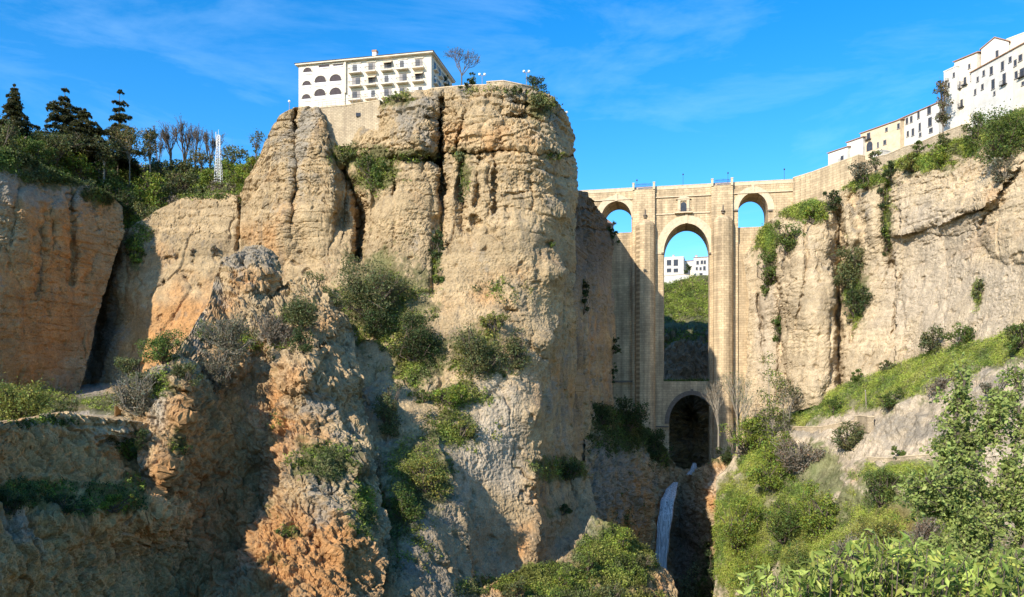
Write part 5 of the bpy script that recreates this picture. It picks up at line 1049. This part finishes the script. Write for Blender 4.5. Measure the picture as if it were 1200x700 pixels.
for i, b in enumerate([
 (WH, -30, 140, 30, 186, 'olive', 'dark olive shrub on the hillside crest at the left edge'),
 (WH, 20, 160, 70, 200, 'green', 'green shrub on the hillside below the first cedar'),
 (WH, 60, 172, 112, 210, 'fresh', 'light green shrub on the hillside below the double cedar'),
 (WH, 100, 190, 150, 226, 'green', 'green shrub on the hillside below the brown crowned tree'),
 (WH, 118, 215, 160, 262, 'dark', 'dark shrub at the top of the shaded gully'),
 (WH, 150, 200, 200, 250, 'fresh', 'light green shrub right above the shaded gully'),
 (WH, 190, 196, 232, 236, 'olive', 'olive shrub on the hillside below the bare trees'),
 (WH, 232, 192, 258, 222, 'fresh', 'bright green shrub left of the lattice mast'),
 (WH, 258, 186, 300, 218, 'fresh', 'bright green shrub right of the lattice mast'),
 (WH, 288, 172, 322, 206, 'green', 'green shrub close to the headland shoulder'),
 (WH, 160, 236, 196, 272, 'olive', 'olive shrub on the rim left of the tan cliff'),
 (WH, 206, 218, 262, 234, 'olive', 'low olive shrub along the rim of the tan cliff'),
 (WH, 0, 186, 60, 216, 'olive', 'scrubby olive shrub on the brow of the left cliff'),
 (WH, 60, 206, 120, 236, 'olive', 'scrubby olive shrub at the right brow of the left cliff'),
 (WH, 262, 215, 284, 230, 'olive', 'small shrub at the foot of the lattice mast'),
 (WH, 30, 150, 92, 194, 'olive', 'olive thicket between the first and second cedar'),
 (WH, 88, 158, 130, 200, 'olive', 'olive thicket between the second and third cedar'),
 (WH, 126, 176, 168, 214, 'green', 'green thicket at the foot of the brown crowned tree'),
 (WH, 164, 178, 204, 214, 'olive', 'olive thicket at the foot of the darker brown tree'),
 (WH, 200, 178, 240, 210, 'olive', 'olive thicket at the foot of the bare row'),
 (WH, 252, 180, 278, 204, 'fresh', 'bright thicket behind the lattice mast'),
 (WH, 276, 182, 308, 222, 'fresh', 'light green thicket on the rim between mast and headland'),
 (WH, -25, 168, 20, 205, 'green', 'green thicket below the first cedar at the left edge')]):
    bush(*b, group=GW, leaf=2.1, bare=.15)

# ---- trees
def cedar(px, pyb, pyt, wpx, Y, label, double=False, lean=0.0):
    base = at(px, pyb, Y); o = empty('cedar_tree', base); tag(o, label, 'tree', 'tall cedar trees on the left hillside')
    k = Y / F; Ht = (pyb - pyt) * k; W_ = wpx * k / 2
    m = MB(); m.tube((0, 0, -2), (lean * .5, 0, Ht * .5), .32, .22, 7); m.tube((lean * .5, 0, Ht * .5), (lean, 0, Ht), .22, .04, 6)
    br = m; P_ = []; Nn = []
    axes = [(0.0, 1.0, 1.0)] + ([(W_ * .55, .68, .75)] if double else [])
    if double: br.tube((0, 0, Ht * .25), (W_ * .5, 0, Ht * .45), .2, .14); br.tube((W_ * .5, 0, Ht * .45), (W_ * .55, 0, Ht * .68), .14, .04)
    for ax, top, ws in axes:
        tiers = 13
        for t in range(tiers):
            f = np.clip(t / (tiers - 1) + RG.normal() * .03, 0, 1)
            if 2 < t < 10 and RG.rand() < .0: continue
            z = Ht * top * (.08 + .90 * f); Lb = W_ * ws * (1 - f) ** .8 * RG.uniform(.6, 1.15) + .45
            nb = 4 + RG.randint(3); a0 = RG.rand() * 6.28
            for j in range(nb):
                a = a0 + j * 6.283 / nb + RG.normal() * .25; L = Lb * RG.uniform(.35, 1.25); d = np.array((math.cos(a), math.sin(a), 0))
                s = np.array((ax + lean * f, 0, z)); mid = s + d * L * .55 + np.array((0, 0, L * RG.uniform(-.12, .28))); e = s + d * L + np.array((0, 0, -L * RG.uniform(.0, .3)))
                br.tube(s, mid, .09, .06, 4); br.tube(mid, e, .06, .02, 4)
                n_ = int(50 + 100 * L)
                u = RG.rand(n_) ** .7; p = np.where(u[:, None] < .55, s + (mid - s) * (u[:, None] / .55), mid + (e - mid) * ((u[:, None] - .55) / .45))
                side = np.array((-d[1], d[0], 0)); p = p + side * (RG.normal(size=(n_, 1)) * .22 * L * (1.1 - u[:, None] * .7)) + np.stack([0 * u, 0 * u, -np.abs(RG.normal(size=n_)) * .30 * (.5 + .16 * L)], 1)
                P_.append(p); Nn.append(np.tile((0, 0, 1.), (n_, 1)) + RG.normal(size=(n_, 3)) * .6)
    br.build('trunk', M['bark'], o)
    p = np.concatenate(P_); nr = np.concatenate(Nn); n_ = len(p)
    col = np.array(COL['cedar']) * np.clip(1 + .3 * RG.normal(size=n_), .4, 2)[:, None] + (RG.rand(n_) < .22)[:, None] * np.array((.045, .02, 0))
    leaf_mesh('foliage', p, nr, 2.3 * k * np.clip(1 + .3 * RG.normal(size=n_), .5, 1.8), col, o, .5)
cedar(17, 158, 98, 44, 204, 'slender dark cedar standing first on the left')
cedar(76, 182, 101, 84, 216, 'spreading dark cedar with a broken double crown, second on the left', True)
cedar(138, 200, 104, 66, 236, 'tall pointed dark cedar rising behind the brown crowned tree', lean=.6)
def broad(name, px, pyb, pyt, wpx, Y, kind, label, group=None, dens=1.0, kind2=None, trunk='bark', leaf=2.1, th=.35, cat='tree', nl=12, gap=.6, tall=0.0):
    k = Y / F; base = at(px, pyb, Y); o = empty(name, base); tag(o, label, cat, group); Ht = (pyb - pyt) * k; W_ = wpx * k / 2
    m = MB(); zt = Ht * th; m.tube((0, 0, -2), (0, 0, zt), (.028 if Ht < 14 else .012) * Ht, (.02 if Ht < 14 else .008) * Ht, 7); lobes = []
    cz = (Ht + zt * .9) / 2; hz = (Ht - zt * .9) / 2
    for i in range(nl):
        a, q, w = RG.rand() * 6.28, RG.rand() ** .5, RG.uniform(-1, 1); s = (.30 + .16 * RG.rand()) * min(W_, hz * 1.3)
        kk = math.sqrt(max(0, 1 - w * w * .8)); lobes.append((np.array((math.cos(a) * q * (W_ - s * .8) * kk, math.sin(a) * q * (W_ - s) * kk, cz + w * (hz - s * .8))), np.array((s * 1.15, s * 1.15, s))))
    for c, r in lobes:
        st = np.array((0, 0, zt * RG.uniform(.6, 1.0))); mid = st + (c - st) * .5 + np.array((0, 0, .08 * Ht)); rb = .012 * min(Ht, 12); m.tube(st, mid, rb, rb * .65, 5); m.tube(mid, c, rb * .65, rb * .25, 4)
        for q in range(4): m.tube(mid + (c - mid) * RG.uniform(.3, 1), c + RG.normal(size=3) * r * .8, .3 * rb, .1 * rb, 3)
    m.build('trunk', M[trunk], o)
    n = int(wpx * (pyb - pyt) * (1 - th) * .9 * dens * (2.3 / leaf) ** 2)
    p, nr, sz, col = cloud(lobes, n, leaf * k, COL[kind], gap=gap)
    if kind2:
        q = RG.rand(len(p)) < .4; col[q] = np.array(COL[kind2]) * np.clip(1 + .25 * RG.normal(size=q.sum()), .5, 1.6)[:, None]
    leaf_mesh('crown', p, nr, sz, col, o); return o
def bare_tree(name, px, pyb, pyt, wpx, Y, label, group=None, mat='bark', levels=5, leafk=None, upright=.75, nleaf=0, forks=3, thin=1.0):
    k = Y / F; base = at(px, pyb, Y); o = empty(name, base); tag(o, label, 'tree', group); Ht = (pyb - pyt) * k; W_ = wpx * k / 2
    tr = MB(); br = MB(); tips = []
    def grow(p, d, L, r, lv):
        e = p + d * L; (tr if lv == 0 else br).tube(p, e, r, r * .65, 6 if lv < 2 else 3)
        if lv >= levels: tips.append(e); return
        for i in range(forks if lv else forks + 1):
            sp = RG.normal(size=3) * (1 - upright); nd = d * .8 + sp + np.array((0, 0, .22 * upright)); nd /= np.linalg.norm(nd)
            grow(p + d * L * (RG.uniform(.55, 1) if i else 1), nd, L * RG.uniform(.62, .88), max(r * .6, .16 * k * thin), lv + 1)
    tr.tube((0, 0, -2), (0, 0, 0), .02 * Ht * thin, .02 * Ht * thin); grow(np.zeros(3), np.array((0, 0, 1.)), Ht * (.30 if thin == 1 else .16), .02 * Ht * thin, 0)
    # fit the crown to its height and spread
    v = np.array(br.v); zmx = v[:, 2].max(); xm = np.quantile(np.abs(v[:, 0]), .98); sx, sz = W_ / max(xm, .1), (Ht) / zmx
    for mm in (tr, br): mm.v = [(x * sx, y * sx, z * sz if z > 0 else z) for x, y, z in mm.v]
    tr.build('trunk', M[mat], o); br.build('branch', M[mat], o)
    if nleaf:
        t = np.array(tips) * np.array((sx, sx, sz)); q = t[RG.randint(len(t), size=nleaf)] + RG.normal(size=(nleaf, 3)) * .35 * W_ / 4
        leaf_mesh('foliage', q, RG.normal(size=(nleaf, 3)), np.full(nleaf, 1.8 * k * (.55 + .45 * thin)), np.array(COL[leafk]) * np.clip(1 + .3 * RG.normal(size=nleaf), .4, 1.8)[:, None], o)
    return o
broad('broadleaf_tree', 152, 208, 146, 46, 226, 'autumn', 'brown green round crowned tree in front of the pointed cedar', kind2='olive', trunk='pale_bark', gap=.8)
broad('broadleaf_tree', 176, 210, 150, 34, 228, 'autumn', 'darker brown round crowned tree left of the bare poplars', kind2='dark', trunk='pale_bark', gap=.7)
broad('broadleaf_tree', 122, 206, 158, 36, 216, 'olive', 'olive tree with pale stems between the cedars', trunk='pale_bark', gap=.8)
broad('broadleaf_tree', 272, 196, 168, 40, 240, 'olive', 'low round olive tree just right of the lattice mast', th=.15)
broad('broadleaf_tree', 236, 200, 172, 34, 246, 'autumn', 'small brown tree just left of the lattice mast', th=.2, kind2='olive')
broad('broadleaf_tree', 300, 186, 152, 26, 232, 'olive', 'thin grey green tree close to the headland shoulder', dens=.5, gap=.9)
broad('broadleaf_tree', 58, 184, 156, 50, 214, 'autumn', 'low brown tree behind the spreading cedar', th=.1, kind2='twig', dens=.8)
GB = 'bare trees behind the lattice mast'
for px, pyt, w, lb in ((200, 142, 22, 'bare tree at the left end of the bare row'), (216, 136, 24, 'tallest bare tree in the middle of the bare row'), (229, 144, 22, 'bare tree right of the tallest bare tree'), (246, 150, 22, 'bare tree nearest the lattice mast'), (186, 148, 14, 'thin bare tree beside the darker brown crown')):
    bare_tree('bare_tree', px, 210, pyt, w * 1.25, 250, lb, GB, mat='bark', nleaf=420, leafk='twig', upright=.84, thin=.45)
bare_tree('bare_tree', 541, 103, 54, 40, 204.5, 'bare branching tree on the headland rim right of the hotel', mat='bark', nleaf=90, leafk='autumn', upright=.66)
broad('conifer_tree', 553, 103, 82, 11, 205, 'dark', 'small dark conifer beside the bare tree on the rim', th=.08, nl=8, gap=.2)
broad('conifer_tree', 628, 112, 80, 24, 205, 'dark', 'dark blue green conifer at the right end of the lookout wall', th=.08, nl=12, gap=.3)
broad('conifer_tree', 638, 118, 98, 18, 207, 'dark', 'lower dark conifer right of the blue green conifer', th=.08, nl=8, gap=.3)
broad('conifer_tree', 522, 106, 88, 14, 216, 'dark', 'dark conifer behind the right end of the hotel', th=.1, nl=6, gap=.2)
broad('cypress_tree', 1105, 152, 90, 22, 232, 'twig', 'purplish conical tree standing against the white houses', kind2='olive', th=.06, nl=22, gap=.3, dens=1.3)
bare_tree('slender_tree', 866, 545, 432, 40, 256, 'pale leafless tree at the right foot of the bridge', mat='pale_bark', nleaf=1300, leafk='pale', upright=.78, thin=.5)
bare_tree('slender_tree', 842, 520, 440, 26, 262, 'smaller pale leafless tree in the bridge shadow edge', mat='pale_bark', nleaf=700, leafk='twig', upright=.8, thin=.5)
broad('slender_tree', 902, 545, 414, 42, 250, 'olive', 'tall loose green poplar in front of the right abutment', dens=.55, gap=1.0, th=.2, nl=22, trunk='pale_bark', kind2='fresh')
broad('slender_tree', 922, 540, 440, 36, 248, 'olive', 'thin grey green poplar right of the tall loose poplar', dens=.45, gap=1.0, th=.25, nl=16, trunk='pale_bark', kind2='grey')
broad('broadleaf_tree', 1135, 335, 318, 1, 400, 'green', 'x') if False else None
broad('garden_tree', 804, 322, 309, 12, 420, 'dark', 'dark garden tree among the far houses in the main arch', th=.1, nl=5)

# ---- foreground tree and leaves
def fg_tree(label):
    Y = 19.0; gx = at(1175, 0, Y)[0]; base = np.array((gx, Y, float(ground_z(gx, Y)))); o = empty('foreground_tree', base); tag(o, label, 'tree')
    def L(px, py, y=Y): return at(px, py, y) - base
    tr = MB(); tr.tube((0, 0, -.5), L(1165, 690), .16, .12, 8); tr.build('trunk', M['bark'], o)
    limbs = [[(1165, 690), (1140, 640), (1110, 590), (1085, 560)], [(1165, 690), (1160, 620), (1140, 540), (1128, 460)], [(1160, 620), (1185, 560), (1195, 500), (1190, 430)], [(1140, 540), (1165, 500), (1170, 470)], [(1140, 640), (1120, 650), (1090, 640)], [(1165, 690), (1200, 640), (1225, 590)], [(1110, 590), (1120, 540), (1105, 520)], [(1110, 590), (1090, 600), (1072, 575)], [(1160, 620), (1130, 600), (1118, 560)], [(1140, 540), (1118, 500), (1132, 440)], [(1200, 640), (1190, 600), (1210, 540)]]
    br = MB(); P_ = []
    for lb in limbs:
        pts = [L(x, y, Y + RG.uniform(-.5, .5)) for x, y in lb]; n_ = len(pts)
        for i in range(n_ - 1):
            r = .06 * (1 - .75 * i / n_); br.tube(pts[i], pts[i + 1], r, r * .7, 6)
            for q in range(19):
                s = pts[i] + (pts[i + 1] - pts[i]) * RG.rand(); e = s + RG.normal(size=3) * np.array((.26, .3, .24)) * (1.0 if lb[0][1] > 500 else .8) + np.array((0, 0, .05)); br.tube(s, e, .013, .004, 4)
                for w_ in range(3):
                    e2 = s + (e - s) * RG.uniform(.4, 1) + RG.normal(size=3) * .13; br.tube(s + (e - s) * .5, e2, .006, .002, 3)
                    t = RG.rand(17)[:, None]; P_.append(s + (e2 - s) * (.25 + .85 * t) + RG.normal(size=(17, 3)) * .06)
    br.build('branch', M['bark'], o)
    p = np.concatenate(P_); n_ = len(p); nr = RG.normal(size=(n_, 3)) + np.array((-.3, -.5, .8))
    col = np.array((0.23, 0.275, 0.075)) * np.clip(1 + .3 * RG.normal(size=n_), .4, 2)[:, None]; y_ = RG.rand(n_) < .16; col[y_] = np.array((.28, .29, .09)) * np.clip(1 + .2 * RG.normal(size=y_.sum()), .5, 1.5)[:, None]
    leaf_mesh('foliage', p, nr, np.clip(.095 + .03 * RG.normal(size=n_), .04, .17), col, o, .6)
fg_tree('leafy green foreground tree with small leaves at the right edge')
def fg_bush(x0, x1, ytop, Y, label, nst, lsize, base_col):
    cx = (x0 + x1) / 2; gx = at(cx, 0, Y)[0]; base = np.array((gx, Y, float(ground_z(gx, Y)))); o = empty('foreground_shrub', base); tag(o, label, 'shrub', 'foreground shrubs along the bottom edge')
    m = MB(); P_ = []; N_ = []
    for i in range(nst):
        px = RG.uniform(x0, x1); e = at(px, pinterp(ytop, px) - 22 + RG.exponential(40), Y + RG.uniform(-.9, .9)) - base; s = np.array((RG.normal() * .25 + .55 * e[0], RG.normal() * .4, 0.)); mid = s + (e - s) * .6 + RG.normal(size=3) * .1
        m.tube(s + (mid - s) * 0, mid, .016, .010, 4); m.tube(mid, e, .010, .004, 4)
        n_ = 22; t = RG.rand(n_)[:, None] ** .8; out = RG.normal(size=(n_, 3)); out[:, 2] *= .6; out /= np.linalg.norm(out, axis=1, keepdims=True)
        P_.append(mid + (e - mid) * (t * 1.05) + out * lsize * .5); N_.append(out * .5 + np.array((-.1, -.4, .5)) + RG.normal(size=(n_, 3)) * .55)
    m.build('stem', M['bark'], o); p = np.concatenate(P_); nr = np.concatenate(N_); n_ = len(p)
    col = np.array(base_col) * np.clip(1 + .28 * RG.normal(size=n_), .4, 2)[:, None]; y_ = RG.rand(n_) < .15; col[y_] *= np.array((1.5, 1.25, 1.2)); y_ = RG.rand(n_) < .18; col[y_] *= np.array((.5, .6, .5)); col *= np.clip(1 + .5 * perlin(p / .35), .5, 1.6)[:, None]
    leaf_mesh('foliage', p, nr, np.clip(lsize * (1 + .3 * RG.normal(size=n_)), lsize * .4, lsize * 1.8), col, o, .34)
fg_bush(935, 1080, [(935, 690), (960, 668), (990, 655), (1020, 645), (1050, 652), (1080, 662)], 9.5, 'fresh yellow green foreground shrub with long leaves at the bottom edge', 190, .125, (.27, .315, .07))
fg_bush(1070, 1215, [(1070, 655), (1100, 668), (1140, 672), (1215, 662)], 9.0, 'fresh green foreground shrub in the bottom right corner', 180, .12, (.24, .29, .065))
fg_bush(868, 950, [(868, 697), (900, 686), (925, 688), (950, 690)], 9.5, 'low yellow green foreground shrub, leftmost along the bottom edge', 70, .11, (.27, .32, .075))

# ---- grass and low scrub that nobody could count
def tufts(sh, name, bl, n, hpx, kinds, label, thr=.35, scale=4.0, blade=False):
    s = SHEETS[sh]; px, py = s['px'], s['py']; P = s['P']; N = s['N']
    w = blobs(px, py, bl); w = np.clip(w + .4 * fbm(P / scale + 50, 3) - thr, 0, .5); w = w * (0.45 + np.clip(N[..., 2] + .25, 0, .6)); w = w.ravel(); w[:] = np.where(s['px'].ravel() < -25, 0, w); w /= w.sum()
    i = RG.choice(len(w), size=n, p=w); p0 = P.reshape(-1, 3)[i]; nn = N.reshape(-1, 3)[i]; k = p0[:, 1] / F
    c5 = 5; p = np.repeat(p0, c5, 0); nn = np.repeat(nn, c5, 0); kk = np.repeat(k, c5)
    p = p + RG.normal(size=p.shape) * (kk * hpx * .55)[:, None] + (nn * .8 + np.array((0, 0, .4))) * (np.abs(RG.normal(size=len(p))) * kk * hpx * .55)[:, None]
    cs = np.array([COL[q] for q in kinds]); z = np.clip(((1.3 * perlin(p0 / 7 + 3) + .5 * perlin(p0 / 2.2) + .5) * len(cs)).astype(int) + RG.randint(-1, 2, size=n), 0, len(cs) - 1)
    col = np.repeat(cs[z] * np.clip(1 + .25 * RG.normal(size=n), .4, 1.8)[:, None], c5, 0) * np.clip(1 + .2 * RG.normal(size=len(p)), .5, 1.6)[:, None]
    col = col * (1.65 if blade else 1.12) * np.repeat(np.clip(1 + .55 * perlin(p0 / 4.5 + 70) + .3 * perlin(p0 / 1.5), .45, 1.7), c5)[:, None]
    o = leaf_mesh(name, p, RG.normal(size=p.shape) + nn * .5, hpx * kk * np.clip(.9 + .35 * RG.normal(size=len(p)), .4, 1.8), col, None, .28 if blade else .45)
    tag(o, label, 'grass', kind='stuff')
tufts(H, 'ledge_grass', [(405, 180, 22, 14, 1.0), (440, 205, 26, 20, 1.2), (480, 187, 40, 7, 1.1), (460, 116, 30, 7, 1.0), (545, 205, 6, 26, .8), (512, 300, 8, 34, .9), (540, 180, 14, 8, .9), (640, 120, 16, 14, .9), (450, 370, 60, 50, .9), (490, 420, 36, 36, 1.0), (560, 420, 44, 26, .9), (535, 465, 48, 16, .95), (490, 560, 40, 42, 1.1), (530, 505, 44, 26, .85), (455, 600, 26, 30, 1.1), (390, 560, 46, 40, .9), (655, 550, 34, 12, 1.2), (590, 340, 34, 20, .5), (650, 183, 20, 4, .8), (570, 690, 50, 14, .9), (590, 110, 60, 4, .7), (480, 640, 40, 60, .45)], 13000, 2.6, ['olive', 'green', 'fresh', 'yellow'], 'tufts of grass and low scrub on the ledges of the headland')
tufts(FR, 'ledge_grass', [(380, 545, 40, 20, 1.0), (345, 375, 26, 16, .8), (170, 455, 34, 16, 1.0), (205, 525, 10, 24, .6), (310, 590, 20, 14, .5), (340, 622, 20, 6, .8), (320, 660, 16, 6, .6), (420, 600, 18, 40, .9), (280, 400, 60, 18, .8), (330, 500, 20, 20, .4)], 4000, 2.6, ['olive', 'green', 'fresh'], 'tufts of grass and scrub on the front ridge')
tufts(LC, 'ledge_grass', [(10, 188, 70, 14, 1.1), (70, 208, 50, 10, 1.1), (120, 230, 25, 10, 1.1)], 2600, 2.8, ['dark', 'olive', 'green'], 'scrub and grass along the top of the left cliff')
tufts(GL, 'ledge_grass', [(130, 473, 40, 9, 1.3), (20, 470, 70, 20, 1.1), (150, 482, 30, 6, 1.2), (180, 455, 30, 20, 1.2)], 2600, 2.4, ['fresh', 'yellow', 'olive'], 'bright grass on the small ledge around the footpath')
tufts(LR, 'ledge_grass', [(30, 585, 55, 12, 1.2), (130, 590, 36, 10, 1.2), (155, 575, 14, 14, 1.1), (150, 525, 24, 14, .8), (90, 600, 30, 10, .9), (40, 498, 60, 6, .8)], 2600, 2.6, ['dark', 'green', 'fresh'], 'grass and scrub on the shaded lower ledge')
tufts(WH, 'hillside_scrub', [(100, 200, 400, 100, 1.2)], 20000, 3.2, ['olive', 'fresh', 'green', 'fresh', 'yellow', 'twig'], 'grass and low scrub covering the wooded hillside', thr=.3)
tufts(TC, 'ledge_grass', [(158, 290, 10, 18, 1.2), (108, 266, 40, 8, 1), (170, 275, 14, 10, .8), (235, 230, 40, 3, .9)], 1000, 2.6, ['fresh', 'olive', 'green'], 'grass in the slot at the top left of the tan cliff')
tufts(RC, 'ledge_grass', [(900, 280, 16, 22, 1), (940, 246, 30, 12, 1.3), (1010, 212, 40, 9, 1.0), (1075, 190, 45, 10, 1.3), (1120, 172, 30, 12, 1.3), (1170, 150, 40, 22, 1.2), (1040, 250, 7, 50, .8), (1000, 340, 12, 50, .8), (1148, 345, 5, 18, .8), (1195, 130, 30, 10, 1)], 15000, 2.3, ['green', 'fresh', 'yellow', 'fresh', 'olive'], 'grass and low scrub along the top of the right cliff', blade=True)
tufts(TS, 'slope_grass', [(935, 490, 25, 10, 1.2), (970, 472, 26, 16, 1.4), (1010, 457, 32, 15, 1.4), (1050, 446, 38, 18, 1.8), (1100, 428, 40, 16, 1.8), (1150, 414, 40, 15, 1.8), (1200, 402, 45, 16, 1.8), (1025, 470, 26, 10, 1.0), (900, 540, 35, 25, 1.3), (870, 630, 40, 70, 1.3), (930, 620, 40, 60, 1.1), (960, 660, 40, 50, 1.1), (1060, 556, 60, 14, 1.2), (1020, 620, 60, 40, .8), (1120, 620, 60, 60, .9), (1000, 690, 80, 30, 1.2)], 70000, 2.1, ['green', 'fresh', 'yellow', 'fresh', 'fresh', 'yellow'], 'bright grass and scrub covering the terraced slope', blade=True)
tufts(RR, 'ravine_scrub', [(740, 500, 45, 26, 1.2), (772, 530, 14, 22, 1.1), (700, 485, 30, 16, 1.1), (875, 545, 30, 10, 1.0), (880, 690, 50, 80, 1.1), (720, 520, 40, 20, .8), (735, 610, 20, 60, .35)], 9000, 2.5, ['dark', 'dark', 'green'], 'dark scrub and grass on the ravine rock under the bridge')
tufts(RM, 'mound_scrub', [(650, 690, 50, 24, .95), (720, 655, 42, 40, 1.2), (640, 678, 40, 16, 1.1), (700, 705, 60, 16, 1.0), (745, 655, 22, 18, 1.1), (600, 690, 40, 16, .7)], 18000, 2.6, ['olive', 'green', 'fresh', 'yellow'], 'green scrub covering the sunlit mound at the bottom centre')
tufts('gorge_hillside', 'hillside_grass', [(800, 350, 120, 26, 1.3), (800, 400, 60, 10, .7)], 13000, 1.6, ['green', 'fresh', 'yellow', 'fresh'], 'bright grass on the far hillside seen through the main arch')
def deck_grass():
    n = 500; x = RG.uniform(A2[0], A2[1], n); y = RG.uniform(.6, 6, n); z = z_of(811, 447) + np.abs(RG.normal(size=n)) * .45
    p = BO + np.stack([.979 * x + .204 * y, -.204 * x + .979 * y, 0 * x], 1); p[:, 2] = z
    tag(leaf_mesh('deck_grass', p, RG.normal(size=(n, 3)), np.full(n, .8), np.array(COL['green']) * np.clip(1 + .25 * RG.normal(size=n), .5, 1.6)[:, None], None, .4), 'grass growing on top of the lower arch of the bridge', 'grass', kind='stuff')
deck_grass()
